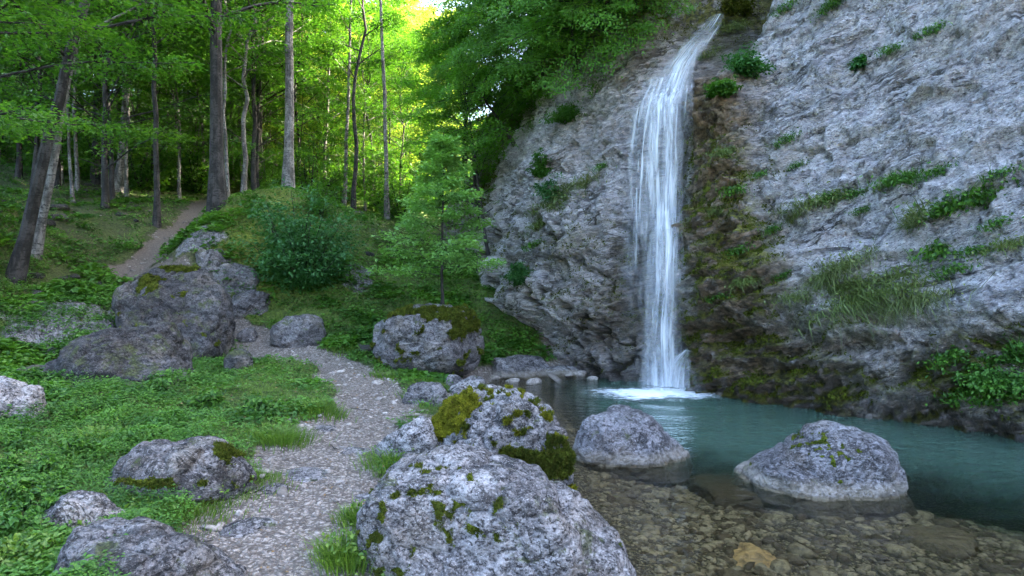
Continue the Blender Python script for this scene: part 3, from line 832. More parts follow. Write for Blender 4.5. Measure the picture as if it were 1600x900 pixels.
def rock_shape(dims, seed, level=5, lobes=None, cuts=7, cut_depth=(0.62, 0.9), rough=1.0, low=0.12):
    dirs, f = ico(level)
    r_ = np.random.default_rng(seed)
    dims = np.array(dims, dtype=float)
    lobes = lobes or [(0, 0, 0, 1, 1, 1)]
    dd = dirs * dims
    ln = np.linalg.norm(dd, axis=1); u = dd / ln[:, None]
    rad = np.zeros(len(u))
    for (ox, oy, oz, ax, ay, az) in lobes:
        c = np.array([ox, oy, oz]) * dims; e = np.array([ax, ay, az]) * dims
        uu = u / e; cc_ = c / e
        A = (uu ** 2).sum(1); B = -2 * (uu * cc_).sum(1); C = (cc_ ** 2).sum() - 1
        disc = B * B - 4 * A * C
        t = np.where(disc > 0, (-B + np.sqrt(np.maximum(disc, 0))) / (2 * A), 0)
        rad = np.maximum(rad, t) if lobes[0] is (ox,) else np.where(rad <= 0, t, np.log(np.exp(np.clip(rad * 9, 0, 60)) + np.exp(np.clip(t * 9, 0, 60)) - 1 + 1e-9) / 9) if len(lobes) > 1 else t
    v = u * rad[:, None]
    rad = rad / (np.abs(dirs) ** 2.7).sum(1) ** (1 / 2.7) ** 1.0 * 0.97
    v = u * rad[:, None]
    S = float(np.cbrt(np.prod(dims)))
    for _ in range(cuts):
        n = unit(r_.normal(size=(1, 3)))[0]
        n[2] = abs(n[2]) * 0.8
        n /= np.linalg.norm(n)
        dots = v @ n
        c = dots.max() * r_.uniform(*cut_depth)
        over = np.maximum(dots - c, 0)
        v = v - n[None, :] * (over * 0.78)[:, None]
    nn = normals_of(v, f)
    ps = v / S
    off = seed * 3.7
    v = v + nn * (S * low * rough * fbm(ps * 1.3 + off, 3, seed))[:, None]
    pv = v + S * 0.05 * np.stack([fbm(ps * 2.2 + off, 2, seed + 5), fbm(ps * 2.2 + off, 2, seed + 6), fbm(ps * 2.2 + off, 2, seed + 7)], 1)
    f1, f2, cid = voronoi(pv * 2.0 / max(S, 0.35) + off, seed)
    v = v + nn * (S * 0.055 * rough * ((cid - 0.5) * 1.1 + (sst(f2 - f1, 0, 0.25) - 1) * 0.9))[:, None]
    nn = normals_of(v, f)
    m = ridged(v * 3.6 + off, 4, seed + 11) - 0.35
    v = v + nn * (rough * 0.016 * np.minimum(S * 1.6, 1.0) * m + rough * 0.014 * fbm(v * 11 + off, 4, seed + 12))[:, None]
    f1, f2, cid = voronoi(v * np.array([9., 9., 13.]) + off, seed + 3)
    v = v + nn * (rough * -0.012 * min(1, S * 1.5) * sst(0.42 - f1, 0.0, 0.35))[:, None]
    return v, f

def boulder(label, px0, px1, py0, py1, seed, level=5, depth=0.85, mat=None, group=None, lobes=None, under=0.42, rough=1.0, rot=0.0,
            base=None, cat='boulder', name='boulder', cuts=7, D=None, bury=0.15, cut_depth=(0.62, 0.9), on=None):
    cx = (px0 + px1) / 2
    if on is not None: b = np.array(on, dtype=float)
    elif D is not None: b = ray_pt(cx, py1, D)
    else:
        b, _ = hit(cx, py1)
    D0 = b[1]
    rx = (px1 - px0) / 2 * D0 / F
    ry = rx * depth
    Dc = D0 + ry * 0.75
    rx *= Dc / D0 * 0.99; ry = rx * depth
    x = (cx - 800) / F * Dc
    ztop = CH - (py0 - HOR) / F * (Dc - ry * 0.25)
    zb = CH - (py1 - HOR) / F * D0 - bury * 0.4
    zc = zb + under * (ztop - zb)
    rz = ztop - zc
    v, f = rock_shape((rx, ry, rz), seed, level, lobes, cuts=cuts, rough=rough, cut_depth=cut_depth)
    v[:, 2] *= (rz / max(v[:, 2].max(), 1e-6))
    sx = (v[:, 0].max() - v[:, 0].min()) / 2
    v[:, 0] = (v[:, 0] - (v[:, 0].max() + v[:, 0].min()) / 2) * rx / sx
    low = v[:, 2] < 0
    v[low, 2] *= min(1.0, ((zc - zb) + bury) / rz)
    org = np.array([x, Dc, zb])
    v = v + np.array([0, 0, zc - zb])
    o = link(name, make_mesh(name, v, f, mat or M_ROCK, True, {'var': np.full(len(v), .5)}), None, org)
    tag(o, label, cat, group)
    return o, v + org, f, org

def moss_part(root, vw, f, org, spots, mat, seed, thick=0.03, thresh=0.0, fuzz=6000, blade=0.03, nscale=7.0, name='moss', amp=1.7):
    """cushions of moss lying on a boulder: its skin raised where the photograph has moss, plus fine fuzz"""
    n = normals_of(vw, f)
    px, py = to_px(vw)
    m = np.zeros(len(vw))
    front = (n * (np.array([0, 0, CH]) - vw)).sum(1) > -0.3
    for (cx, cyy, rx, ry, a) in spots:
        ca, sa = math.cos(R(a)), math.sin(R(a))
        ux = (px - cx) * ca + (py - cyy) * sa; uy = -(px - cx) * sa + (py - cyy) * ca
        m = np.maximum(m, 1.25 - (ux / rx) ** 2 - (uy / ry) ** 2)
    m = np.where(front, m, -1) + fbm(vw * nscale, 4, seed) * amp - 0.35
    h = sst(m, thresh, thresh + 0.85)
    keep = (m[f] > thresh).all(1)
    if keep.sum() < 5: return
    fk = f[keep]
    used, inv = np.unique(fk, return_inverse=True)
    fk = inv.reshape(fk.shape)
    f1, _, _ = voronoi(vw[used] * 15, seed)
    hh = h[used] * thick * (1.35 - 1.25 * f1) * (1 + .5 * fbm(vw[used] * 40, 2, seed)) - 0.004 * (1 - h[used]) + 0.001
    v = vw[used] + n[used] * hh[:, None]
    b = Buf()
    b.add(v, t=fk, a=np.random.default_rng(seed).uniform(0, 1, len(v)) * 0.5)
    r_ = np.random.default_rng(seed + 1)
    pick = r_.integers(0, len(fk), fuzz)
    w = r_.dirichlet((1, 1, 1), fuzz)
    tri = v[fk[pick]]
    pos = (tri * w[:, :, None]).sum(1)
    nn = n[used][fk[pick, 0]]
    d = unit(nn + r_.normal(size=(fuzz, 3)) * 0.55 + np.array([0, 0, 0.2]))
    leaves(b, pos - nn * 0.003, d, r_.normal(size=(fuzz, 3)), r_.uniform(0.5, 1.5, fuzz) * blade, r_.uniform(0.2, 0.42, fuzz) * blade, r_.uniform(0, 1, fuzz))
    o = link(name, b.mesh(name, mat, True), root, (0, 0, 0))
    o.matrix_parent_inverse = Matrix.Translation(-Vector(org))
    return o

boulders = {}
def B(key, *a, **k):
    boulders[key] = boulder(*a, **k); return boulders[key]

# foreground right: low hump and tail running into the water
B('front', 'big pitted grey boulder with grass at its left foot in the foreground', 562, 925, 718, 935, 5, level=7, depth=0.9,
  lobes=[(-.2, 0, 0, .8, 1, 1), (.3, -.05, -.1, .75, .9, .82)], under=0.30, bury=0.3, rough=.8, cuts=5, cut_depth=(.75, .93))
B('tail', 'long dark flank of rock sloping from the big foreground boulder into the water', 742, 1010, 800, 965, 17, level=6, depth=1.2,
  lobes=[(-.35, .1, .0, .75, 1, 1), (.25, -.1, -.3, .75, .9, .7)], under=0.3, bury=0.3, rough=.8, cuts=5, cut_depth=(.75, .93))
B('mossy', 'grey boulder with yellow moss on its shoulder and green moss by the water', 648, 893, 616, 762, 23, level=7, depth=0.9,
  lobes=[(-.15, 0, 0, .8, 1, 1), (.3, 0, -.2, .68, .9, .82), (-.6, -.1, -.5, .45, .6, .5)], under=0.36, bury=0.2, cuts=6)
B('round', 'rounded pale boulder standing alone in the pool below the waterfall', 892, 1078, 643, 722, 31, level=6, depth=0.8, mat=M_ROCKW,
  D=None, on=ray_pt(986, 722, 2070 / 292.0), under=0.34, bury=0.45, rough=0.75, cuts=6, lobes=[(-.1, 0, 0, .85, 1, 1), (.25, 0, -.25, .75, .9, .8)])
B('peak', 'pale wedge-shaped boulder peaking above the water on the right', 1132, 1398, 668, 774, 38, level=7, depth=0.75, mat=M_ROCKW,
  on=ray_pt(1276, 775, 2070 / 345.0), under=0.12, bury=0.40, rough=0.7, cuts=5, cut_depth=(.7, .92),
  lobes=[(.22, 0, -.05, .62, .85, 1.05), (-.25, -.1, -.35, .75, .9, .78), (.55, 0, -.3, .45, .7, .85)])
B('sapling', 'egg-shaped dark boulder carrying the young tree', 584, 758, 474, 586, 47, level=6, mat=M_ROCKM, depth=0.85, under=0.47, bury=0.08, cuts=6, cut_depth=(.75, .95))
B('small', 'low pale boulder lying in grass beside the path bend', 424, 516, 491, 540, 53, level=5, mat=M_ROCKM, depth=0.8, under=0.3)
B('big_left', 'large dark dome-shaped boulder at the foot of the wooded slope', 196, 360, 415, 562, 61, level=6, depth=0.9, mat=M_ROCKSHADE, under=0.42,
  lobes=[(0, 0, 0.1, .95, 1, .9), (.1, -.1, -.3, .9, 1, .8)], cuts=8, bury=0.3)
B('big_skirt', 'long sloping dark outcrop leaning against the dome-shaped boulder', 20, 300, 508, 606, 67, level=6, depth=0.7, mat=M_ROCKSHADE, under=0.25,
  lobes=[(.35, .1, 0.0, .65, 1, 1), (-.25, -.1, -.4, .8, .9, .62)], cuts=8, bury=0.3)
B('slab', 'broad flat-topped grey boulder in the grass left of the path', 124, 398, 692, 772, 71, level=6, mat=M_ROCKM, depth=0.62, under=0.15,
  lobes=[(.1, 0, 0, .85, 1, 1), (-.5, -.1, -.4, .55, .8, .75)], bury=0.25, cuts=6)
B('slab_low', 'narrow low rock half sunk in grass below the flat-topped boulder', 34, 214, 774, 842, 79, level=5, depth=0.5, under=0.25, bury=0.2)
B('corner', 'dark pitted boulder cut off by the bottom left corner', 66, 374, 826, 925, 83, level=6, mat=M_ROCKM, depth=0.6, under=0.2, bury=0.3,
  on=ray_pt(219, 925, 3.15))
B('edge', 'pale boulder among the leaves at the left edge', -60, 68, 594, 662, 89, level=5, depth=0.8, under=0.35)
B('shore_a', 'broken pale rock on the far shore under the cliff', 752, 868, 556, 594, 97, level=5, depth=0.6, under=0.35, cuts=9)
B('shore_b', 'small dark rock wedged beside the pale shore rock', 842, 908, 571, 592, 101, level=4, depth=0.6, under=0.4)
B('mound_a', 'jagged pale rock face jutting from the left side of the mossy mound', 300, 372, 386, 462, 103, level=6, mat=M_ROCKM, depth=0.9, under=0.45, cuts=9, D=14.6, bury=.4)
B('mound_b', 'pale crag low on the mossy mound behind the dome-shaped boulder', 346, 432, 452, 512, 107, level=6, mat=M_ROCKM, depth=0.7, under=0.45, cuts=9, D=13.9, bury=.4)
B('mound_c', 'dark mossy crag above the trail on the left brow of the mound', 286, 352, 366, 436, 211, level=5, depth=0.9, under=0.45, cuts=9, D=15.4, bury=.4, mat=M_ROCKSHADE)
B('mound_d', 'grey crag half covered by moss in the middle of the mound face', 318, 408, 410, 476, 213, level=5, mat=M_ROCKM, depth=0.7, under=0.45, cuts=9, D=14.4, bury=.4)
for k_, (a_, b_, c_, d_, l_) in enumerate([(430, 520, 722, 752, 'flat bedrock slab worn smooth in the middle of the near path'), (520, 590, 690, 712, 'small flat slab where the near path narrows'),
        (395, 450, 742, 770, 'broken flat slab at the left edge of the near path'), (330, 430, 800, 838, 'flat bedrock slab showing through gravel right of the flat-topped boulder'),
        (470, 530, 655, 673, 'flat pale slab beside the grass tussock on the path'), (545, 600, 760, 785, 'flat slab against the big foreground boulder')]):
    B('pathslab%d' % k_, l_, a_, b_, c_, d_, 300 + k_ * 7, level=4, depth=.8, under=.2, bury=.1, cat='flat rock', name='flat_rock', cuts=8, on=hit((a_ + b_) / 2, d_)[0])
    o_ = boulders['pathslab%d' % k_][0]; o_.scale = (1, 1, .45)
B('gap_a', 'small angular stone where the path slips behind the boulder', 372, 406, 512, 534, 109, level=4, under=0.4, cat='rock', name='rock')
B('gap_b', 'dark round stone resting at the right foot of the dome-shaped boulder', 352, 398, 545, 578, 113, level=4, mat=M_ROCKSHADE, under=0.4, cat='rock', name='rock')
B('shelf_a', 'pale flat rock poking from grass beneath the sapling boulder', 630, 700, 598, 628, 127, level=5, depth=0.7, under=0.3, cat='rock', name='rock')
B('shelf_b', 'grey flat rock between the sapling boulder and the pool edge', 700, 760, 588, 618, 131, level=5, depth=0.7, under=0.3, cat='rock', name='rock')
B('shelf_c', 'low grey ledge of rock with grass left of the mossy boulder', 585, 690, 655, 722, 137, level=5, depth=0.7, under=0.25, cat='rock', name='rock')
B('verge_a', 'pale stone bedded in grass at the near bend of the path', 690, 724, 585, 604, 139, level=4, under=0.3, cat='rock', name='rock')
B('drowned', 'ochre boulder lying under clear shallow water near the bottom edge', 1108, 1220, 836, 912, 149, level=5, mat=M_PEBB, depth=0.8, on=ray_pt(1164, 905, 4.75), under=0.4, bury=0.05, rough=.9, cat='boulder')
B('drowned_b', 'dark brown rock just under the water at the lower right', 1405, 1530, 818, 862, 151, level=5, mat=M_PEB, depth=0.8, on=ray_pt(1467, 862, 5.0), under=0.4, bury=0.05, cat='boulder')
B('drowned_c', 'dark tongue of rock under water left of the wedge-shaped boulder', 1085, 1250, 738, 776, 157, level=5, mat=M_PEB, depth=0.9, on=ray_pt(1165, 776, 6.2), under=0.4, bury=0.05, cat='boulder')
for key in ('drowned', 'drowned_b', 'drowned_c'):
    o = boulders[key][0]
    top_z = o.location.z + max(vv.co.z for vv in o.data.vertices)
    o.location.z -= max(0, top_z + (0.06 if key == 'drowned_c' else 0.015))

b = boulders['mossy']; moss_part(b[0], b[1], b[2], b[3], [(708, 646, 50, 24, -35), (690, 672, 28, 18, 0)], M_MOSS, 3, 0.06, 0.1, 26000, 0.035, amp=1.5)
moss_part(b[0], b[1], b[2], b[3], [(815, 726, 66, 26, 5), (868, 716, 24, 32, 0), (650, 700, 36, 25, 0)], M_MOSSD, 4, 0.05, 0.2, 28000, 0.045, amp=1.3)
b = boulders['front']; moss_part(b[0], b[1], b[2], b[3], [(700, 800, 150, 60, 20), (600, 860, 50, 70, 0), (700, 740, 90, 16, 10)], M_MOSSD, 6, 0.012, 0.95, 5000, 0.018, nscale=9, amp=2.2)
b = boulders['tail']; moss_part(b[0], b[1], b[2], b[3], [(850, 850, 40, 60, -30), (900, 880, 50, 30, 0)], M_MOSSD, 7, 0.012, 0.8, 3000, 0.018, nscale=9, amp=2.2)
b = boulders['sapling']; moss_part(b[0], b[1], b[2], b[3], [(695, 492, 60, 14, 8), (725, 508, 30, 28, 0), (630, 488, 26, 8, -20)], M_MOSSD, 8, 0.06, 0.2, 14000, 0.05, nscale=4)
b = boulders['big_left']; moss_part(b[0], b[1], b[2], b[3], [(230, 440, 40, 18, -30), (300, 420, 50, 8, 0)], M_MOSSD, 9, 0.04, 0.3, 3000, 0.04, nscale=4)
b = boulders['peak']; moss_part(b[0], b[1], b[2], b[3], [(1290, 700, 80, 32, 20)], M_MOSSD, 10, 0.012, 0.80, 1500, 0.015, nscale=11, amp=2.2)
b = boulders['slab']; moss_part(b[0], b[1], b[2], b[3], [(360, 715, 45, 18, 10), (240, 755, 110, 10, 0)], M_MOSSD, 12, 0.02, 0.35, 4000, 0.03)

# ================================================================== THE WATERFALL
def strip(name, rows, mat, parent, org, nu_=14, nv_=90, bow=0.08, seed=0, wob=0.03, fwd=0.0):
    """rows: (px centre, py, half width px, distance); a bowed sheet through them"""
    rows = np.array(rows, dtype=float)
    t = np.linspace(0, 1, len(rows)); tv = np.linspace(0, 1, nv_)
    def sm(col):
        a = np.interp(tv, t, rows[:, col]); k_ = 7
        return np.convolve(np.pad(a, k_ // 2, mode='edge'), np.ones(k_) / k_, mode='valid')
    cxs, cys, hw, Ds = sm(0), sm(1), sm(2), sm(3)
    u = np.linspace(-1, 1, nu_)
    P3 = []
    Ds = Ds.copy()
    for i in range(nv_):
        for o_ in (-.9, -.5, 0, .5, .9):
            ph_, _ = hit(cxs[i] + o_ * hw[i], cys[i], C_BVH)
            if ph_ is not None: Ds[i] = min(Ds[i], ph_[1] - 0.10)
    Dm = np.minimum.accumulate(Ds[::1]) if cys[-1] > cys[0] else Ds
    Ds = np.maximum(np.convolve(np.pad(Dm, 4, mode='edge'), np.ones(9) / 9, mode='valid'), 11.0)
    for i in range(nv_):
        c = ray_pt(cxs[i], cys[i], Ds[i]); w = hw[i] / F * Ds[i]
        x = c[0] + u * w * 0.92; y = c[1] - bow * (1 - u * u) * 1.0 + u * w * -0.30
        P3.append(np.stack([x, y, np.full(nu_, c[2])], 1))
    v = np.array(P3)
    ln = np.concatenate([[0], np.cumsum(np.linalg.norm(np.diff(v[:, nu_ // 2], axis=0), axis=1))])
    v = v.reshape(-1, 3)
    v[:, 1] += wob * fbm(v * np.array([5, 1, .7]) + seed, 3, seed)
    U, V = np.meshgrid(u, ln)
    uv = np.stack([U.ravel() * 0.5 + 0.5 + seed * 3.1, V.ravel() + seed * 7.7], 1)
    endf = sst(np.repeat(tv, nu_), 0, 0.03)
    edge_ = (1 - np.abs(U.ravel()) ** 2.2) * (0.75 + 0.5 * fbm(np.stack([U.ravel() * 2, V.ravel() * 0.5, np.zeros(U.size)], 1) + seed, 2, seed))
    dens = np.clip(edge_, 0, 1.2) * endf
    if 'spray' in name: dens *= sst(np.repeat(tv, nu_), 0.0, 0.8)
    if name == 'chute': dens *= 1 - sst(np.repeat(tv, nu_), 0.62, 1.0)
    if 'veil' in name: dens *= 1 - sst(np.repeat(tv, nu_), 0.45, 1.0)
    o = link(name, make_mesh(name, v - org, grid_faces(nv_, nu_), mat, True, {'dens': dens}, uv), parent)
    return o
fo = ray_pt(1040, 606, 11.6)
wf = bpy.data.objects.new('waterfall', None); COL.objects.link(wf); wf.location = fo
tag(wf, 'tall silky waterfall sliding from a notch in the cliff into the pool', 'waterfall')
strip('chute', [(1122, 22, 11, 14.2), (1106, 45, 20, 13.6), (1080, 75, 28, 13.1), (1053, 115, 34, 12.6), (1036, 160, 38, 12.15), (1034, 230, 34, 12.0)], M_FALL, wf, fo, fwd=.25, bow=0.08, seed=1)
strip('main_fall', [(1090, 62, 18, 13.0), (1062, 100, 24, 12.5), (1042, 150, 32, 12.02), (1039, 230, 33, 11.8), (1038, 330, 30, 11.7), (1037, 430, 34, 11.65), (1036, 520, 36, 11.6), (1036, 606, 38, 11.55)], M_FALL, wf, fo, fwd=.25, seed=2, nv_=140)
strip('main_fall', [(1060, 110, 18, 12.5), (1042, 160, 22, 11.95), (1046, 230, 18, 11.75), (1044, 330, 18, 11.65), (1036, 430, 22, 11.6), (1030, 520, 26, 11.55), (1032, 606, 28, 11.5)], M_FALL, wf, fo, fwd=.25, seed=3, nv_=140)
strip('main_fall', [(1030, 150, 30, 12.0), (1024, 230, 34, 11.85), (1030, 330, 26, 11.75), (1032, 430, 30, 11.7), (1036, 606, 34, 11.65)], M_VEIL, wf, fo, fwd=.25, seed=9, nv_=120)
strip('side_veil', [(1030, 118, 20, 12.5), (1012, 165, 28, 12.1), (1003, 230, 26, 11.95), (998, 320, 26, 11.9), (996, 450, 32, 11.85), (998, 560, 34, 11.85)], M_VEIL2, wf, fo, fwd=.25, seed=4, nv_=100)
strip('side_veil', [(1085, 70, 8, 13.0), (1078, 120, 7, 12.6), (1074, 180, 10, 12.3), (1070, 260, 8, 12.2)], M_VEIL, wf, fo, fwd=.25, seed=5)
strip('side_spill', [(1076, 545, 5, 11.35), (1066, 555, 12, 11.35), (1058, 568, 19, 11.33), (1053, 585, 27, 11.3), (1050, 608, 30, 11.25)], M_VEIL2, wf, fo, fwd=.25, seed=6, nv_=40, bow=.02)
strip('side_spill', [(1076, 560, 4, 11.3), (1075, 575, 4, 11.2), (1074, 606, 4, 11.2)], M_VEIL, wf, fo, fwd=.25, seed=7, nv_=40, bow=.01)
strip('spray', [(1036, 500, 34, 11.5), (1036, 550, 46, 11.4), (1038, 590, 60, 11.3), (1038, 610, 66, 11.25)], M_SPRAY, wf, fo, seed=8, nv_=40, bow=.1)
# foam where it lands
n_r, n_a = 26, 60
rr_ = np.linspace(0, 1, n_r); aa_ = np.linspace(0, 2 * math.pi, n_a)
RR, AA = np.meshgrid(rr_, aa_, indexing='ij')
ctr = ray_pt(1030, 606, 11.6)
lob = 1 + 0.25 * np.sin(AA * 2 + 1) + 0.12 * np.sin(AA * 5)
fx = ctr[0] + np.cos(AA) * RR * 1.45 * lob; fy = ctr[1] - 0.35 + np.sin(AA) * RR * 1.0 * lob
fv = np.stack([fx.ravel(), fy.ravel(), np.zeros(fx.size)], 1)
rfl = RR.ravel()
fv[:, 2] = 0.012 + 0.08 * np.exp(-(rfl / 0.3) ** 2) * (0.6 + fbm(fv * 6, 3, 5)) + 0.006 * fbm(fv * 14, 3, 6)
tf = NT('foam')
cof = tf.n('ShaderNodeNewGeometry').outputs['Position']
nf = tf.noise(tf.mapping(cof, scale=(1, 2.2, 1)), 5.5, 5, 0.65, 0.4)
ff = tf.ramp(tf.math('ADD', nf, tf.math('MULTIPLY', tf.attr('dens'), 0.85)), 0.62, 1.05)
M_FOAM = tf.done(tf.n('ShaderNodeMixShader', {0: ff, 1: tf.n('ShaderNodeBsdfTransparent').outputs[0], 2: tf.n('ShaderNodeBsdfDiffuse', {0: (0.9, 0.94, 0.97, 1)}).outputs[0]}).outputs[0])
foam = link('foam', make_mesh('foam', fv, grid_faces(n_r, n_a), M_FOAM, True, {'dens': 1 - rfl}))
tag(foam, 'white foam spreading where the waterfall lands', kind='stuff')

# ================================================================== TREES
def tree_parts(H, r0, cs, spread, n_limbs, seed, leaf=0.085, per=34, up=0.55, conical=False, wiggle=0.04, subs=6, leafmat=None, bark=None,
               lean=(0, 0), bare=0.0, fork=None, limb_r=0.34, spray_r=0.42, flat=0.16):
    r = np.random.default_rng(seed)
    tb = Buf(); lb = Buf()
    n = 16
    tz = np.linspace(0, 1, n)
    pts = np.stack([H * (wiggle * np.cumsum(r.normal(size=n)) * 0.22 * tz ** .5 + lean[0] * tz), H * (wiggle * np.cumsum(r.normal(size=n)) * 0.22 * tz ** .5 + lean[1] * tz), H * tz], 1)
    pts[:, :2] -= pts[0, :2]
    pts = np.vstack([[pts[0, 0], pts[0, 1], -0.35], pts])
    rd = np.concatenate([[r0 * 1.75], r0 * (1 - tz) ** 0.8 * (1 + 0.55 * np.exp(-tz * 34)) + 0.006])
    tube(tb, pts, rd, 10)
    ctr_, dirs_ = [], []
    ga = r.uniform(0, 6.28)
    for i in range(n_limbs):
        t = cs + (0.97 - cs) * ((i + 0.5) / n_limbs) ** 0.9
        kf = t * (n - 1) + 1
        b = np.array([np.interp(kf, np.arange(n + 1), pts[:, c]) for c in range(3)])
        rb = np.interp(kf, np.arange(n + 1), rd)
        ga += 2.4 + r.normal() * 0.35
        tt_ = (t - cs) / (0.97 - cs)
        if conical: L = spread * (1 - tt_) ** 0.8 * (0.5 + 0.7 * r.random()) + 0.08 * spread
        else: L = spread * (0.45 + 0.75 * math.sin(math.pi * min(1, 0.25 + tt_ * 0.75))) * (0.7 + 0.5 * r.random())
        e = up * (0.4 + 1.2 * r.random()) + (0.5 * tt_ if not conical else 0)
        m = 7
        s = np.linspace(0, 1, m)
        hd = np.array([math.cos(ga), math.sin(ga)])
        lp = np.zeros((m, 3))
        lp[:, :2] = b[:2] + hd * (L * s)[:, None] + np.cumsum(r.normal(size=(m, 2)), 0) * 0.03 * L * s[:, None]
        lp[:, 2] = b[2] + L * e * (s - 0.42 * s ** 2) + np.cumsum(r.normal(size=m)) * 0.015 * L
        tube(tb, lp, np.maximum(min(rb * 0.6, r0 * limb_r) * (1 - s) ** 0.7, 0.004 + H * 0.0003), 5)
        if r.random() < bare: continue
        ends = [(lp[k_], hd) for k_ in range(3, m)]
        for j in range(subs):
            k0 = 0.22 + 0.75 * (j + r.random()) / subs
            kk = k0 * (m - 1)
            q = np.array([np.interp(kk, np.arange(m), lp[:, c]) for c in range(3)])
            sgn = 1 if j % 2 else -1
            a2 = math.atan2(hd[1], hd[0]) + sgn * (0.6 + 0.5 * r.random())
            h2 = np.array([math.cos(a2), math.sin(a2)])
            L2 = L * 0.46 * (1.15 - k0) * (0.7 + 0.6 * r.random())
            s2 = np.linspace(0, 1, 4)
            sp = np.zeros((4, 3)); sp[:, :2] = q[:2] + h2 * (L2 * s2)[:, None]; sp[:, 2] = q[2] + L2 * (0.25 * s2 - 0.25 * s2 ** 2)
            tube(tb, sp, np.maximum(rb * 0.18 * (1 - s2), 0.003), 3)
            for k_ in range(1, 4): ends.append((sp[k_], h2))
        for c, h in ends:
            ctr_.append(c); dirs_.append(h)
    ctr_ = np.array(ctr_); dirs_ = np.array(dirs_)
    nc = len(ctr_)
    keepc = r.random(nc) > 0.08
    ctr_, dirs_ = ctr_[keepc], dirs_[keepc]; nc = len(ctr_)
    cnt = nc * per
    ci = np.repeat(np.arange(nc), per)
    ang_ = r.uniform(0, 2 * math.pi, cnt); rad_ = np.sqrt(r.random(cnt)) * spray_r * np.repeat(r.uniform(0.6, 1.25, nc), per)
    tilt = r.normal(size=(nc, 2)) * 0.22
    ox = np.cos(ang_) * rad_; oy = np.sin(ang_) * rad_
    pos = ctr_[ci] + np.stack([ox, oy, tilt[ci, 0] * ox + tilt[ci, 1] * oy - 0.25 * rad_ ** 2 / spray_r + r.normal(size=cnt) * flat * spray_r], 1)
    d = np.stack([np.cos(ang_) + dirs_[ci, 0], np.sin(ang_) + dirs_[ci, 1], r.normal(size=cnt) * 0.35 - 0.15], 1)
    upv = np.stack([r.normal(size=cnt) * 0.42, r.normal(size=cnt) * 0.42, np.ones(cnt)], 1)
    L_ = leaf * r.uniform(0.65, 1.25, cnt)
    leaves(lb, pos, d, upv, L_, L_ * r.uniform(0.55, 0.75, cnt), np.clip(r.random(cnt) * 0.5 + np.repeat(r.random(nc), per) * 0.5, 0, 1))
    return tb.mesh('trunk', bark or M_BARKD), lb.mesh('crown', leafmat or M_LEAF)

KINDS = {
    'tall': tree_parts(19, 0.15, 0.22, 4.2, 28, 1, leaf=0.13, per=26),
    'tall_pale': tree_parts(18, 0.13, 0.26, 3.8, 26, 2, leaf=0.13, per=26, bark=M_BARKP),
    'low': tree_parts(13, 0.09, 0.08, 3.6, 30, 3, leaf=0.12, per=24),
    'low_pale': tree_parts(12, 0.075, 0.12, 3.2, 26, 4, leaf=0.12, per=24, bark=M_BARKP),
    'slim': tree_parts(11, 0.055, 0.36, 1.9, 16, 20, leaf=0.11, per=20, bark=M_BARKP, subs=4),
    'sunglow': tree_parts(13, 0.08, 0.10, 3.0, 28, 19, leafmat=M_LEAFSUN, leaf=0.14, per=22),
    'high': tree_parts(21, 0.15, 0.45, 4.0, 20, 5, leaf=0.14, per=26, bark=M_BARKP),
    'thin': tree_parts(14, 0.065, 0.30, 2.2, 20, 6, leaf=0.11, per=20, subs=4),
    'ledge': tree_parts(5.5, 0.075, 0.12, 2.1, 22, 7, leafmat=M_LEAFB, leaf=0.085, per=26, spray_r=0.34, up=0.35),
    'rim': tree_parts(4.2, 0.06, 0.02, 2.3, 30, 17, leafmat=M_LEAFB, leaf=0.085, per=34, spray_r=0.36, up=0.12, flat=.2),
    'shade': tree_parts(9, 0.09, 0.22, 3.6, 24, 28, leaf=0.085, per=36, spray_r=0.46, up=0.25, flat=0.12, subs=7),
    'corner': tree_parts(9, 0.085, 0.30, 2.3, 26, 18, leafmat=M_LEAFB, leaf=0.095, per=30, spray_r=0.42, up=0.45, flat=.14, wiggle=.05),
    'hang': tree_parts(9, 0.10, 0.22, 3.6, 24, 8, leafmat=M_LEAFB, leaf=0.085, per=44, spray_r=0.46, up=0.25, flat=0.12, subs=7),
}
def plant(kind, x, y, h=None, rz=None, name='beech_tree', label='', group=None, cat='tree', z=None, sx=1.0, tilt=None, meshes=None):
    tm, lm = meshes or KINDS[kind]
    H0 = max(v.co.z for v in tm.vertices) if 'H' not in tm else tm['H']
    tm['H'] = H0
    s = (h / H0) if h else 1.0
    root = bpy.data.objects.new(name, None); COL.objects.link(root)
    root.location = (x, y, gz_at(x, y) if z is None else z)
    rzv = random.uniform(0, 6.28) if rz is None else rz
    if tilt is not None:
        q = Quaternion((0, 1, 0), tilt[0]) @ Quaternion((1, 0, 0), -tilt[1]) @ Quaternion((0, 0, 1), rzv)
        root.rotation_mode = 'QUATERNION'; root.rotation_quaternion = q
    else: root.rotation_euler = (0, 0, rzv)
    root.scale = (s * sx, s * sx, s)
    link('trunk', tm, root); link('crown', lm, root)
    tag(root, label, cat, group)
    return root

def plant_px(kind, px, py, D=None, **k):
    if D is None:
        p_, _ = hit(px, py); x, y = p_[0], p_[1]
    else: x, y = ray_pt(px, py, D)[:2]
    return plant(kind, x, y, **k)

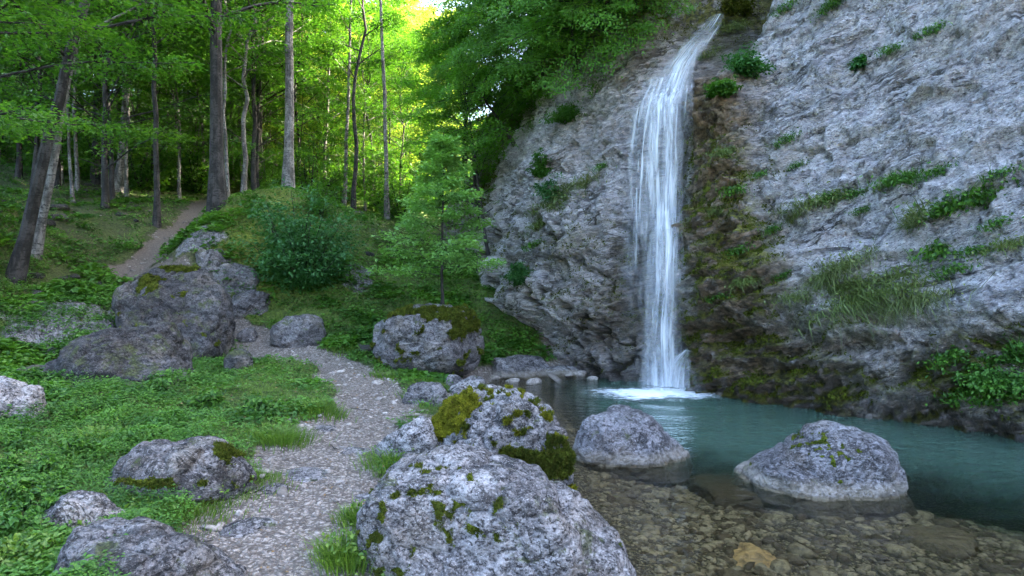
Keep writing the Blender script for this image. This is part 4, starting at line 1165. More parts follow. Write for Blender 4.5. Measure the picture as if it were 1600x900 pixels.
# the trees one can single out
heroes = []
def hero(px, py, D, h, label, bark, r0, cs, lean=(0, 0), spread=3.6, n=22, seed=0, leaf=0.11, wig=0.02, bare=0.0, limb_r=.34, per=26, leafmat=None, up=0.55):
    m = tree_parts(h, r0, cs, spread, n, seed, leaf=leaf, per=per, bark=bark, lean=lean, wiggle=wig, bare=bare, limb_r=limb_r, leafmat=leafmat, up=up)
    x, y = ray_pt(px, py, D)[:2]
    heroes.append((x, y))
    return plant(None, x, y, rz=0, label=label, meshes=m)
hero(340, 322, 17.6, 20, 'thick dark straight beech trunk standing at the top left of the mossy mound', M_BARKD, 0.20, 0.20, seed=101, n=26, up=1.1, bare=.25, wig=.012)
hero(450, 302, 20.5, 21, 'grey mottled straight beech trunk behind the bush on the mound', M_BARKP, 0.165, 0.30, (-.005, 0), seed=102, up=1.1, bare=.2, wig=.012)
hero(605, 340, 23.5, 19, 'slender pale beech trunk right of the mound against the sunlit trees', M_BARKP, 0.085, 0.55, (-.02, 0), seed=103, spread=1.5, wig=.012, n=16, bare=.4)
hero(22, 430, 12.3, 15, 'dark beech trunk leaning right at the far left edge', M_BARKD, 0.125, 0.30, (.17, .02), seed=104, wig=.03)
hero(55, 392, 13.6, 13, 'pale mottled trunk leaning right beside the dark leaning trunk', M_BARKP, 0.09, 0.38, (.16, .06), seed=105, wig=.03)
hero(245, 346, 18.3, 13, 'thin dark beech growing above the upper bend of the trail', M_BARKD, 0.085, 0.35, (-.03, 0), seed=106, spread=3.0, wig=.04)
hero(398, 306, 22.5, 15, 'thin dark beech between the thick dark trunk and the mottled trunk', M_BARKD, 0.09, 0.32, seed=107, spread=2.8, wig=.03)
hero(380, 312, 21.5, 11, 'short pale beech just right of the thick dark trunk', M_BARKP, 0.09, 0.35, (-.04, 0), seed=108, spread=2.4, wig=.06)
hero(537, 322, 25, 15, 'thin grey beech behind the right slope of the mound', M_BARKP, 0.08, 0.36, (.01, 0), seed=109, spread=1.8, wig=.03, n=16)
hero(552, 328, 24, 14, 'thin forked beech close beside the grey one behind the mound', M_BARKD, 0.085, 0.36, (.02, 0), seed=110, spread=1.7, wig=.05, n=16, bare=.3)
plant('shade', -9.2, 8.4, h=8.5, rz=0.6, label='low leafy beech reaching in from the left edge above the slope')
plant('shade', -10.6, 11.2, h=10.5, rz=2.6, label='leafy beech behind the leaning trunks on the left slope')

# the wood behind
FAR = 'beeches of the wood behind the mound'
r_ = np.random.default_rng(5)
placed = [np.array(h_) for h_ in heroes]
cnt_t = 0; tries = 0
def ok_spot(x, y, dmin):
    for q_ in placed:
        if (q_[0] - x) ** 2 + (q_[1] - y) ** 2 < dmin * dmin: return False
    return True
while cnt_t < 112 and tries < 9000:
    tries += 1
    y = 19 + 50 * r_.random() ** 1.5
    px = r_.uniform(-140, 760)
    x = (px - 800) / F * y
    if y < 22 and px > 260: continue
    if px > 470: continue
    if px > 400 and r_.random() < 0.5: continue
    if min(dist_poly(np.array([[x, y]]), PATH)) < 0.9: continue
    if not ok_spot(x, y, 1.5 if y < 40 else 2.6): continue
    placed.append(np.array([x, y])); cnt_t += 1
    kd = r_.choice(['tall', 'tall_pale', 'low', 'low_pale', 'high', 'thin'], p=[.14, .12, .34, .22, .04, .14])
    hh_ = {'tall': 18, 'tall_pale': 17, 'low': 12, 'low_pale': 10, 'high': 20, 'thin': 13}[kd] * r_.uniform(0.8, 1.15)
    bk = {'tall': 'tall dark-barked beech', 'tall_pale': 'tall grey-barked beech', 'low': 'low-branched dark beech', 'low_pale': 'low-branched pale beech', 'high': 'high-crowned pale beech', 'thin': 'thin dark young beech'}[kd]
    se = 'left of the trail' if px < 200 else 'on the crest above the trail' if px < 330 else 'behind the thick dark trunk' if px < 400 else 'behind the mottled trunk and the bush'
    plant(kd, x, y, h=hh_, rz=r_.uniform(0, 6.28), label=bk + (' nearer in the wood ' if y < 30 else ' deep in the wood ') + se, group=FAR, tilt=(r_.normal() * .035, r_.normal() * .03))
SL = 'slim pale trunks of the wood on the left'
for i in range(60):
    y = r_.uniform(19.5, 34); px = r_.uniform(40, 470); x = (px - 800) / F * y
    if dist_poly(np.array([[x, y]]), PATH)[0] < .7 or not ok_spot(x, y, .8): continue
    placed.append(np.array([x, y]))
    plant('slim', x, y, h=r_.uniform(9, 13), rz=r_.uniform(0, 6.28), label='slim pale young beech ' + ('on the left crest of the wood' if px < 200 else 'above the upper trail' if px < 330 else 'in the wood behind the mound'), group=SL, tilt=(r_.normal() * .06, r_.normal() * .04))
# sunlit trees up the far valley, seen through the gap
GAPG = 'sunlit trees far up the valley'
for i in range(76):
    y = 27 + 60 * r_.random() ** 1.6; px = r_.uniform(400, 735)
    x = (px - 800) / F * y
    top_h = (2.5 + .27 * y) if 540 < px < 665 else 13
    plant('sunglow' if (555 < px < 680 and y > 38 and r_.random() < .85) or r_.random() < .15 else r_.choice(['low', 'low_pale', 'tall']), x, y, h=r_.uniform(0.75, 1.1) * top_h, label='sunlit yellow-green tree far up the valley behind the wood', group=GAPG)

# thicket closing the view between the trunks
def thicket():
    ms = [None, None, None]
    pts_ = []
    for i in range(900):
        y = r_.uniform(23, 44); px = r_.uniform(-80, 690); x = (px - 800) / F * y
        if dist_poly(np.array([[x, y]]), PATH)[0] < 1.6 or not all((x - a) ** 2 + (y - b_) ** 2 > 2.6 for a, b_ in pts_): continue
        pts_.append((x, y))
        if len(pts_) >= 75: break
    return pts_
THICK = thicket()

# ------------------------------------------------ trees rooted on the cliff
def on_cliff(px, py):
    p_, n_ = hit(px, py, C_BVH)
    return p_, n_
cl = [(815, 150, 'rim', 3.6, (-.5, -.6), 'bright green young tree overhanging the corner of the left cliff'),
      (850, 125, 'rim', 3.4, (-.3, -.8), 'spreading green tree drooping over the left cliff face'),
      (900, 105, 'rim', 3.0, (-.2, -.9), 'leafy tree hanging over the middle of the left cliff rim'),
      (945, 70, 'rim', 2.6, (-.1, -.8), 'leafy tree on the rim halfway to the waterfall'),
      (800, 215, 'rim', 3.0, (-.6, -.4), 'small leafy tree low at the dark corner of the left cliff'),
      (990, 35, 'rim', 2.0, (-.1, -.7), 'low leafy tree just left of the waterfall notch'),
      (870, 60, 'ledge', 6.0, (-.2, -.3), 'tall green tree rising behind the rim trees'),
      (780, 180, 'rim', 4.0, (-.5, -.3), 'bright leafy tree on the outer edge of the dark cliff corner')]
for px, py, kd, h_, tl_, lab in cl:
    p_, n_ = on_cliff(px, py)
    if p_ is None: print('no cliff at', px, py); continue
    plant(kd, p_[0], p_[1] - 0.05, z=p_[2] - 0.1, h=h_, tilt=tl_, label=lab)
for (px, D_, h_, tl_, lab) in [(772, 16.7, 6.6, (-.16, 0), 'bent beech with bare lower stem rising beside the dark cliff corner'),
                               (752, 19.5, 8.0, (-.06, 0), 'broad bright beech in front of the dark cliff corner'),
                               (722, 21.5, 9.0, (0, 0), 'bright beech standing next to the sunlit gap')]:
    plant_px('corner', px, 400, D=D_, h=h_, tilt=tl_, label=lab)
CT = 'trees on the bank above the cliff'
for i in range(64):
    v_ = int(r_.integers(NZ1 + 1, NZ1 + 40)); u_ = int(r_.integers(np.searchsorted(ss, S_A + 2.2), np.searchsorted(ss, S_FALL - 1.2)))
    p_ = cv[u_ * (NZ1 + NZ2) + v_]
    plant(r_.choice(['rim', 'hang', 'ledge'], p=[.6, .2, .2]), p_[0], p_[1], z=p_[2] - 0.2, h=r_.uniform(3.2, 5.5), label='leafy tree among many on the steep bank above the left cliff', group=CT, tilt=(-.45, -.35))

# the young tree on the boulder
b = boulders['sapling']
ti = tree_parts(3.55, 0.028, 0.17, 1.35, 40, 201, leaf=0.078, per=17, up=0.22, conical=True, subs=6, leafmat=M_LEAFS, spray_r=0.18, wiggle=0.02, bark=M_BARKD, limb_r=.3, flat=.25)
topz = b[3][2] + max(v.co.z for v in b[0].data.vertices)
xx = (692 - 800) / F * b[3][1]
plant(None, xx, b[3][1] - 0.1, z=topz - 0.1, rz=0, meshes=ti, name='young_tree', label='young cone-shaped tree with airy layered branches on the egg-shaped boulder')

# ================================================================== SHRUBS
def shrub_mesh(w, h, seed, leaf=0.07, n_st=26, per=22, mat=None, droop=0.0):
    r = np.random.default_rng(seed)
    tb = Buf(); lb = Buf(); cs_, ds_ = [], []
    for i in range(n_st):
        a = r.uniform(0, 6.28); el = r.uniform(0.25, 1.45)
        L = (w * 0.5 * math.cos(el) ** 2 + h * math.sin(el) ** 2) * r.uniform(0.65, 1.05)
        m = 7; s = np.linspace(0, 1, m)
        hd = np.array([math.cos(a), math.sin(a)])
        p_ = np.zeros((m, 3)); p_[:, :2] = hd * (L * math.cos(el) * s)[:, None] + np.cumsum(r.normal(size=(m, 2)), 0) * 0.02 * L
        p_[:, 2] = L * math.sin(el) * s - droop * L * s ** 2
        tube(tb, p_, 0.012 * (1 - s) * max(w, .5) + 0.003, 4)
        for k_ in range(1, m):
            cs_.append(p_[k_]); ds_.append(hd)
            for _ in range(2):
                cs_.append(p_[k_] + r.normal(size=3) * np.array([1, 1, .5]) * 0.10 * w); ds_.append(hd)
    cs_ = np.array(cs_); ds_ = np.array(ds_); nc = len(cs_); ci = np.repeat(np.arange(nc), per); cnt = nc * per
    off = r.normal(size=(cnt, 3)) * np.array([1, 1, 0.5]) * 0.055 * w
    pos = cs_[ci] + off
    pos[:, 2] = np.maximum(pos[:, 2], -0.05)
    an = r.uniform(0, 6.28, cnt)
    d = np.stack([np.cos(an) * .8 + ds_[ci, 0], np.sin(an) * .8 + ds_[ci, 1], r.normal(size=cnt) * .4 - .25 - droop], 1)
    L_ = leaf * r.uniform(.6, 1.3, cnt)
    leaves(lb, pos, d, np.stack([r.normal(size=cnt) * .45, r.normal(size=cnt) * .45, np.ones(cnt)], 1), L_, L_ * .6, np.clip(.5 * r.random(cnt) + .5 * np.repeat(r.random(nc), per), 0, 1))
    return tb.mesh('stem', M_BARKD), lb.mesh('foliage', mat or M_LEAFD)
def shrub(p_, w, h, seed, label, leaf=0.07, mat=None, name='shrub', meshes=None, group=None, cat='bush', tilt=None, s=1.0, **k):
    ms = meshes or shrub_mesh(w, h, seed, leaf=leaf, mat=mat, **k)
    root = bpy.data.objects.new(name, None); COL.objects.link(root); root.location = tuple(p_)
    root.scale = (s, s, s)
    if tilt is not None: root.rotation_euler = tilt
    link('stem', ms[0], root); link('foliage', ms[1], root)
    tag(root, label, cat, group); return root
TMESH = [shrub_mesh(2.4, 2.6, 320 + i_, leaf=.12, n_st=20, per=10, mat=M_LEAF) for i_ in range(3)]
for (x_, y_) in THICK:
    shrub((x_, y_, gz_at(x_, y_) - .1), 0, 0, 0, 'leafy young beech bush filling the wood between the trunks', meshes=TMESH[int(r_.integers(3))], group='bushes between the trunks of the wood', s=r_.uniform(.7, 1.4), tilt=(0, 0, r_.uniform(0, 6.28)))
p_, _ = hit(468, 452)
shrub(p_ + np.array([0, .3, -.05]), 2.5, 2.6, 301, 'big dark green bush on the front of the mossy mound', leaf=0.095, n_st=50, per=20)
p_, _ = hit(500, 335)
shrub(p_, 1.6, 1.0, 302, 'light green twiggy shrub on the crest of the mound', leaf=0.07, mat=M_LEAF, n_st=16, per=10)
for (px, py, w, h, mat, lab, tl_, dr) in [
    (868, 312, 1.0, .75, M_LEAFD, 'dark ledge bush on the left cliff beside trailing grass', None, .1),
    (850, 275, .5, .7, M_LEAF, 'small sprig-like bush above the ledge on the left cliff', None, 0),
    (1160, 118, .9, .65, M_LEAFD, 'dark green bush hanging on the cliff right of the waterfall top', None, .25),
    (1130, 150, .6, .4, M_LEAF, 'yellow-green bush at the dark hollow beside the waterfall top', None, .3),
    (1562, 600, 1.1, .75, M_HERB, 'leafy green bush at the cliff foot by the right edge', None, .2),
    (1350, 104, .35, .22, M_LEAFD, 'lone small plant high on the pale wall', None, .3),
    (815, 440, .8, .5, M_LEAFD, 'low bush in the gully at the foot of the cliff', None, .1),
    (960, 45, 1.6, 1.0, M_LEAFD, 'dark bush hanging over the brown rock left of the lip', None, .3),
    (890, 190, 1.2, .7, M_LEAF, 'pale green bush hanging under the rim of the left cliff', None, .3),
    (1150, 20, .9, .5, M_MOSSD, 'mossy clump on the rim right of the waterfall lip', None, .3)]:
    p_, n_ = on_cliff(px, py)
    if p_ is None or p_[1] > 30: continue
    shrub(p_ - np.array(n_) * 0.05, w, h, int(px), lab, leaf=0.06, mat=mat, n_st=18, per=14, droop=dr)

# tufts of grass and weeds along the ledges of the pale wall
def tuft_mesh(w, h, n, seed, mat, droop=0.6, leafy=0.3):
    r = np.random.default_rng(seed); bf = Buf()
    ps = r.normal(size=(n, 3)) * np.array([w * .32, .05, .03])
    ln = r.normal(size=(n, 3)) * np.array([.9, .5, .6]) + np.array([0, -.8, -droop])
    hh_ = h * r.uniform(.4, 1.2, n)
    blades(bf, ps, hh_ * .8, np.full(n, .007) + .006 * r.random(n), ln, r.random(n), seed)
    m = int(n * leafy)
    ps = r.normal(size=(m, 3)) * np.array([w * .34, .06, h * .3]) + np.array([0, -.05, h * .25])
    leaves(bf, ps, r.normal(size=(m, 3)), r.normal(size=(m, 3)) * .5 + np.array([0, -.3, 1]), np.full(m, .05) * r.uniform(.6, 1.3, m), np.full(m, .03), r.random(m))
    return bf.mesh('grass', mat)
TM = [tuft_mesh(.7, .22, 420, 401, M_DRY, .9), tuft_mesh(.5, .16, 260, 402, M_HERB, .2, 1.2), tuft_mesh(.9, .34, 700, 403, M_DRY, 1.3, .15), tuft_mesh(.35, .12, 140, 404, M_HERB, .3, .8)]
LG = 'small tufts scattered over the pale wall'
named = {0: 'long pale hanging grass mat on the lower wall, its left end', 1: 'middle of the long hanging grass mat on the lower wall',
         2: 'right end of the long hanging grass mat on the lower wall', 3: 'bright leafy tuft where the upper ledge meets the grass mat',
         4: 'green tuft on the second ledge near the right edge', 5: 'wide green tuft on the high ledge at the right',
         6: 'green tuft on the ledge left of the high wide tuft', 7: 'thin line of grass on the ledge over the left end of the mat',
         8: 'yellowish grass trailing from the ledge of the left cliff', 9: 'grass hanging under the dark ledge bush of the left cliff'}
tuft_labels = ['small tuft where the left end of the sloping ledge line fades out', 'bright leafy tuft on the upper ledge, second from the high wide tuft', 'thin dry grass line on the upper ledge beside the bright leafy tuft', 'tiny weed left of the dry grass line on the upper ledge', 'leafy tuft at the left part of the upper ledge', 'tiny weed on the tan rock at the left end of the grassy ledges', 'leafy tuft beside the wide green tuft of the high ledge', 'little weed at the right tip of the high ledge', 'topmost weed near the upper right of the pale wall', 'weed just below and left of the topmost one on the pale wall', 'lonely weed in the smooth middle of the pale wall', 'weed hanging at the top edge of the wall right of the rim', 'leafy weed cut by the top edge above the pale wall', 'tiny weed on the tan patch right of the falling water', 'tiny weed right of the tan patch beside the fall', 'dry grass at the right edge under the high ledge', 'tiny weed over the dry grass at the right edge', 'dry fringe bridging the middle and right of the hanging grass mat', 'dry fringe bridging the left and middle of the hanging grass mat', 'thin dry fringe at the far left of the hanging grass mat', 'dry fringe along the top of the hanging grass mat', 'round weed between the grass mat and the right edge', 'weed on the rock rib left of the grass mat', 'dry grass on the topmost mossy step beside the fall', 'green weed on the second mossy step beside the fall', 'dry grass on the third mossy step, touching the spray', 'green weed on the fourth mossy step beside the fall', 'dry grass on the fifth mossy step beside the fall', 'green weed on the lowest mossy step beside the fall', 'dry grass under the trailing grass of the left cliff', 'green weed low on the outer corner of the left cliff', 'lone weed on the left cliff next to the side veil of water', 'weed high at the right edge above the ledges', 'weed left of the one high at the right edge', 'weed under the tuft of the second ledge near the right edge', 'weed on the dark lower band left of the leafy cliff-foot bush', 'leafy tuft on top of the cliff-foot bush at the right edge', 'leafy tuft in front of the cliff-foot bush', 'tiny weed between the upper ledge and the grass mat', 'dry grass at the edge of the dark hollow by the waterfall top', 'dry grass on the rim just right of the waterfall lip']
anon = iter(tuft_labels)
tufts = [(1285, 440, 2, 1.25, 0), (1345, 462, 2, 1.35, 1), (1412, 470, 2, 1.1, 2), (1330, 410, 0, 1.1, 3), (1465, 395, 1, 1.5, 4), (1510, 318, 1, 1.7, 5), (1432, 352, 0, 1.2, 6), (1278, 318, 0, 1.2, 7),
         (878, 318, 0, 1.6, 8), (905, 290, 0, 1.3, 9),
         (1240, 345, 0, .8, -1), (1410, 285, 1, 1.2, -1), (1385, 292, 0, .9, -1), (1335, 305, 3, 1, -1), (1300, 310, 1, .9, -1), (1205, 360, 3, 1, -1), (1480, 330, 1, 1, -1), (1540, 312, 3, 1, -1),
         (1455, 50, 3, 1, -1), (1390, 80, 3, 1, -1), (1230, 220, 3, 1, -1), (1228, 15, 3, 1.2, -1), (1305, 8, 1, 1, -1), (1185, 275, 3, .8, -1), (1245, 262, 3, .8, -1), (1585, 380, 0, 1, -1), (1560, 350, 3, 1, -1),
         (1400, 455, 0, 1.2, -1), (1310, 455, 0, 1.2, -1), (1250, 465, 0, 1, -1), (1375, 440, 0, 1.2, -1), (1490, 425, 3, 1.2, -1), (1225, 430, 3, 1, -1), (1130, 240, 0, .8, -1), (1145, 300, 3, 1.2, -1), (1120, 330, 0, .8, -1),
         (1150, 395, 3, 1.2, -1), (1165, 440, 0, .9, -1), (1120, 465, 3, 1, -1), (850, 350, 0, 1.2, -1), (835, 385, 3, 1.3, -1), (940, 262, 3, 1, -1), (1560, 275, 3, 1, -1), (1470, 272, 3, 1, -1), (1525, 395, 3, 1.1, -1),
         (1480, 560, 3, 1.4, -1), (1590, 560, 1, 1.6, -1), (1535, 625, 1, 1.5, -1), (1345, 330, 3, .8, -1), (1100, 90, 0, 1, -1), (1145, 45, 0, 1, -1)]
for px, py, ki, s_, nm in tufts:
    p_, n_ = on_cliff(px, py)
    if p_ is None:
        if nm < 0: next(anon)
        continue
    o = link('grass_tuft', TM[ki], None, tuple(p_ + np.array(n_) * 0.01))
    o.rotation_euler = (random.uniform(-.1, .1), R(-16) + random.uniform(-.15, .15), math.atan2(n_[1], n_[0]) + math.pi / 2)
    o.scale = (s_, s_, s_)
    if nm >= 0: tag(o, named[nm], 'grass tuft')
    else: tag(o, next(anon), 'grass tuft', LG)

# ================================================================== GROUND COVER
def sample_ground(n, dens, seed, region):
    """points on the ground, denser near the camera, accepted by dens(fields)"""
    r = np.random.default_rng(seed)
    x0, x1, d0, d1 = region
    D = d0 * (d1 / d0) ** r.random(n); px = r.uniform(x0, x1, n)
    xy = np.stack([(px - 800) / F * D, D], 1)
    z, zs, path, bed, rk, green = ground_z(xy)
    keep = r.random(n) < dens(xy, z, path, bed, rk, green)
    return np.column_stack([xy, z])[keep], path[keep], green[keep]
rock_list = [(o[3][0], o[3][1]) for o in boulders.values()]

def near_left(xy):     # leafy herbs dominate at the lower left of the photograph
    pxx = 800 + xy[:, 0] / xy[:, 1] * F
    return 1 - sst(pxx + 60 * fbm(np.column_stack([xy, 0 * xy[:, 0]]) * .8, 3, 9), 250, 430)
gb = Buf(); r = np.random.default_rng(71)
P_, pa, gr_ = sample_ground(150000, lambda xy, z, path, bed, rk, green: sst(green, .25, .6) * (1 - .65 * near_left(xy)) * np.where(xy[:, 1] < 16, 1, .4) * (z > .05) * sst(fbm(np.column_stack([xy, z]) * 1.6, 3, 5), -.45, -.05), 72, (-150, 1000, 2.4, 24))
n = len(P_); sc_ = np.clip(P_[:, 1] / 7, .65, 2.0)
clump = sst(fbm(P_ * 1.9, 3, 99), -.1, .5)
h = (0.055 + 0.10 * clump) * r.uniform(.5, 1.3, n) * np.clip(sc_, .8, 1.3)
ln = np.stack([r.normal(size=n) * .6, r.normal(size=n) * .6, np.zeros(n)], 1)
blades(gb, P_ - [0, 0, .01], h, .0045 * sc_ * r.uniform(.7, 1.4, n), ln, np.clip(.5 * r.random(n) + .5 * clump, 0, 1), 5)
g = link('grass', gb.mesh('grass', M_GRASS)); tag(g, 'short green grass beside the path and on the slopes', kind='stuff')
print('grass', n)
hb = Buf()
P_, pa, gr_ = sample_ground(95000, lambda xy, z, path, bed, rk, green: sst(green, .3, .65) * np.maximum(.85 * near_left(xy), .22 + .7 * (xy[:, 1] > 10.5)) * (z > .1) * np.where(xy[:, 1] > 17, .5, 1) * sst(fbm(np.column_stack([xy, z]) * .9, 3, 55), -.5, .0), 73, (-200, 900, 2.6, 26))
n = len(P_); sc_ = np.clip(P_[:, 1] / 6, .7, 2.3)
tall = .05 + .16 * sst(fbm(P_ * 1.2, 3, 7), -.2, .5) * near_left(P_[:, :2]) + .03 * r.random(n)
K = 7
ci = np.repeat(np.arange(n), K); cnt = n * K
an = r.uniform(0, 6.28, cnt); lev = r.random(cnt)
pos = P_[ci] + np.stack([np.cos(an) * .035 * sc_[ci], np.sin(an) * .035 * sc_[ci], tall[ci] * (.35 + .75 * lev)], 1)
d = np.stack([np.cos(an), np.sin(an), r.normal(size=cnt) * .3 - .1], 1)
big_ = sst(fbm(P_ * .7, 2, 77), .0, .25)
L_ = .028 * sc_[ci] * (1 + 1.1 * big_[ci]) * r.uniform(.5, 1.4, cnt)
leaves(hb, pos, d, np.stack([r.normal(size=cnt) * .35, r.normal(size=cnt) * .35, np.ones(cnt)], 1), L_, L_ * .66, np.clip(.45 * r.random(cnt) + .65 * sst(fbm(P_ * 1.6, 3, 33), -.25, .3)[ci], 0, 1))
g = link('undergrowth', hb.mesh('undergrowth', M_HERB)); tag(g, 'low leafy herbs covering the bank on the left', kind='stuff')
print('herbs', n)
# moss and weeds growing on the wet, shaded parts of the cliff
mb = Buf()
face_i = np.arange(len(cf)); inner = cf[:, 0] % (NZ1 + NZ2) < NZ1 + 14
mw = moss[cf[:, 0]] * (nr[cf[:, 0], 2] > -.2) * inner * (fbm(cv[cf[:, 0]] * 2.2, 3, 44) > .0)
mw *= (cv[cf[:, 0], 2] > .1) * (cv[cf[:, 0], 1] < 22) * (cv[cf[:, 0], 1] > 6.5)
pr = mw / mw.sum()
pick = r.choice(len(cf), 90000, p=pr)
w_ = r.random((90000, 2, 1)); q_ = cf[pick]
pos = cv[q_[:, 0]] * (1 - w_[:, 0]) * (1 - w_[:, 1]) + cv[q_[:, 1]] * w_[:, 0] * (1 - w_[:, 1]) + cv[q_[:, 2]] * w_[:, 0] * w_[:, 1] + cv[q_[:, 3]] * (1 - w_[:, 0]) * w_[:, 1]
dd_ = unit(nr[q_[:, 0]] + r.normal(size=(90000, 3)) * .6 - [0, 0, .35])
leaves(mb, pos, dd_, r.normal(size=(90000, 3)), r.uniform(.025, .075, 90000), r.uniform(.014, .032, 90000), r.random(90000))
g = link('cliff_moss', mb.mesh('cliff_moss', M_MOSSD)); tag(g, 'moss and small weeds clinging to the damp rock', kind='stuff')

# ================================================================== LOOSE STONES
def stone_mesh(seed, flat=.45, level=2):
    v, f = ico(level)
    r = np.random.default_rng(seed)
    v = v * np.array([1, r.uniform(.6, .95), flat])
    for _ in range(7):
        n_ = unit(r.normal(size=(1, 3)))[0]; dt = v @ n_; c = dt.max() * r.uniform(.55, .85)
        v = v - n_ * (np.maximum(dt - c, 0) * .9)[:, None]
    v = v + fbm(v * 1.6 + seed, 3, seed)[:, None] * .10 * unit(v)
    return v, f
SM = [stone_mesh(s_, flat=random.uniform(.28, .5)) for s_ in range(500, 512)]
PM = [stone_mesh(s_, flat=random.uniform(.4, .62)) for s_ in range(520, 532)]
def mesh_of(sm, mat):
    return [make_mesh('stone', v, f, mat, True, {'var': np.full(len(v), random.random())}) for v, f in sm]
DMm = mesh_of(SM, M_STONED); SMm = mesh_of(SM, M_STONE); PMm = mesh_of(PM, M_PEB)
def scatter(nm, label, group, cat, meshes, shapes, mat, P_, size, single, flatz, stuff_name, stuff_label, seed):
    r = np.random.default_rng(seed)
    app = size / P_[:, 1]
    order = np.argsort(-app)
    for i in order[:single]:
        o = link(nm, meshes[int(r.integers(len(meshes)))], None, tuple(P_[i] + [0, 0, size[i] * .06]))
        o.rotation_euler = (r.normal() * .14, r.normal() * .14, r.uniform(0, 6.28)); s_ = size[i]
        o.scale = (s_, s_ * r.uniform(.7, 1), s_ * flatz)
        tag(o, label, cat, group)
    rest = order[single:]
    bf = Buf()
    ks = r.integers(len(shapes), size=len(rest))
    v0, f0 = _ico[1] if 1 in _ico else ico(1)
    for k_ in range(len(shapes)):
        ids = rest[ks == k_]
        if not len(ids): continue
        rs = np.random.default_rng(k_ + 900)
        vv = v0 * np.array([1, rs.uniform(.6, .9), rs.uniform(.35, .6)]) * (1 + rs.normal(size=(len(v0), 1)) * .10)
        a = r.uniform(0, 6.28, len(ids)); ca, sa = np.cos(a)[:, None], np.sin(a)[:, None]
        X_ = vv[None, :, 0] * ca - vv[None, :, 1] * sa; Y_ = vv[None, :, 0] * sa + vv[None, :, 1] * ca
        Z_ = vv[None, :, 2] * np.ones_like(ca) + r.normal(size=(len(ids), 1)) * .2 * X_
        V = np.stack([X_, Y_, Z_ * flatz], 2) * size[ids][:, None, None] + P_[ids][:, None, :]
        F_ = f0[None] + (np.arange(len(ids)) * len(v0))[:, None, None]
        bf.add(V.reshape(-1, 3), t=F_.reshape(-1, 3), a=np.repeat(r.random(len(ids)), len(v0)))
    o = link(stuff_name, bf.mesh(stuff_name, mat, True)); tag(o, stuff_label, kind='stuff')

P_, pa, _ = sample_ground(60000, lambda xy, z, path, bed, rk, green: np.where(path > .3, .22, .008) * (z > -.02) * (1 - bed), 81, (100, 1000, 2.6, 20))
r = np.random.default_rng(82); size = np.clip(.0065 * np.exp(r.normal(size=len(P_)) * .6) * np.clip(P_[:, 1] / 4, .9, 2.6), .004, .09)
edgeb_ = (pa < .75); size = size * np.where(edgeb_ & (r.random(len(P_)) < .12), 2.2, 1) * np.where(r.random(len(P_)) < .012, 3.2, 1)
scatter('path_stone', 'pale angular stone trodden into the gravel path', 'loose stones on the path', 'stone', SMm, SM, M_STONE, P_, size * 1.35, 280, 1.0, 'gravel', 'small pale stones covering the path', 83)
print('gravel', len(P_))
P_, pa, _ = sample_ground(26000, lambda xy, z, path, bed, rk, green: (z < .03) * (z > -.75) * .9, 84, (820, 1750, 3.6, 9.5))
r = np.random.default_rng(85); size = np.clip(.028 * np.exp(r.normal(size=len(P_)) * .55) * np.clip(P_[:, 1] / 5.5, .8, 1.3), .010, .17)
P_[:, 2] = np.minimum(P_[:, 2] - .01, -.02 - size * .55)
scatter('stream_stone', 'brown rounded stone lying on the shallow stream bed', 'stones on the stream bed', 'stone', PMm, PM, M_PEB, P_, size, 280, 1.0, 'pebbles', 'brown pebbles of the stream bed', 86)
print('pebbles', len(P_))
HM = [make_mesh('stone', *rock_shape((1, .8, .6), 700 + i_, 4, rough=1.0), M_ROCKSHADE, True, {}) for i_ in range(5)]
hr = np.random.default_rng(95); nh = 0
for _ in range(400):
    y_ = hr.uniform(10.5, 24); px__ = hr.uniform(-60, 620)
    x_ = (px__ - 800) / F * y_
    if dist_poly(np.array([[x_, y_]]), PATH)[0] < .8 or (px__ > 300 and hr.random() < .75): continue
    if any((x_ - o_[0].location.x) ** 2 + (y_ - o_[0].location.y) ** 2 < 1.2 for o_ in boulders.values()): continue
    s_ = .10 * math.exp(hr.normal() * .55)
    o = link('hillside_rock', HM[int(hr.integers(5))], None, (x_, y_, gz_at(x_, y_) + s_ * .05)); o.scale = (s_ * 1.3, s_, s_ * hr.uniform(.6, 1)); o.rotation_euler = (hr.normal() * .2, hr.normal() * .2, hr.uniform(0, 6.28))
    tag(o, 'dark mossy rock poking through the wooded slope', 'rock', 'dark rocks on the wooded slope'); nh += 1
    if nh >= 70: break
# stones along the foot of the cliff at the waterline
wl = np.random.default_rng(91)
for i in range(34):
    u_ = wl.uniform(S_FALL + .6, S_B); x = np.interp(u_, ss, bx) - .15 - .35 * wl.random(); y = np.interp(u_, ss, by) - .25 * wl.random() - .1
    s_ = wl.uniform(.05, .26) ** 1.0
    o = link('shore_stone', DMm[int(wl.integers(len(DMm)))], None, (x + .18, y + .12, -.05)); o.scale = (s_ * 1.5, s_ * .9, s_ * .8); o.rotation_euler = (0, wl.normal() * .2, wl.uniform(0, 6.28))
    tag(o, 'small wet stone at the waterline under the cliff', 'stone', 'wet stones under the cliff')
for (px, py, s_) in [(770, 588, .16), (800, 592, .13), (835, 593, .16), (868, 590, .2), (890, 584, .15), (905, 583, .18), (925, 588, .12), (745, 590, .18), (1110, 606, .14), (1140, 612, .2), (1165, 617, .12)]:
    p_ = gz(px, py + 4, 0.0)
    o = link('shore_stone', SMm[int(wl.integers(len(SMm)))], None, tuple(p_)); o.scale = (s_ * 1.5, s_, s_ * 1.3); o.rotation_euler = (0, wl.normal() * .2, wl.uniform(0, 6.28))
    tag(o, 'pale stone at the far edge of the pool below the cliff', 'stone', 'pale stones at the far edge of the pool')
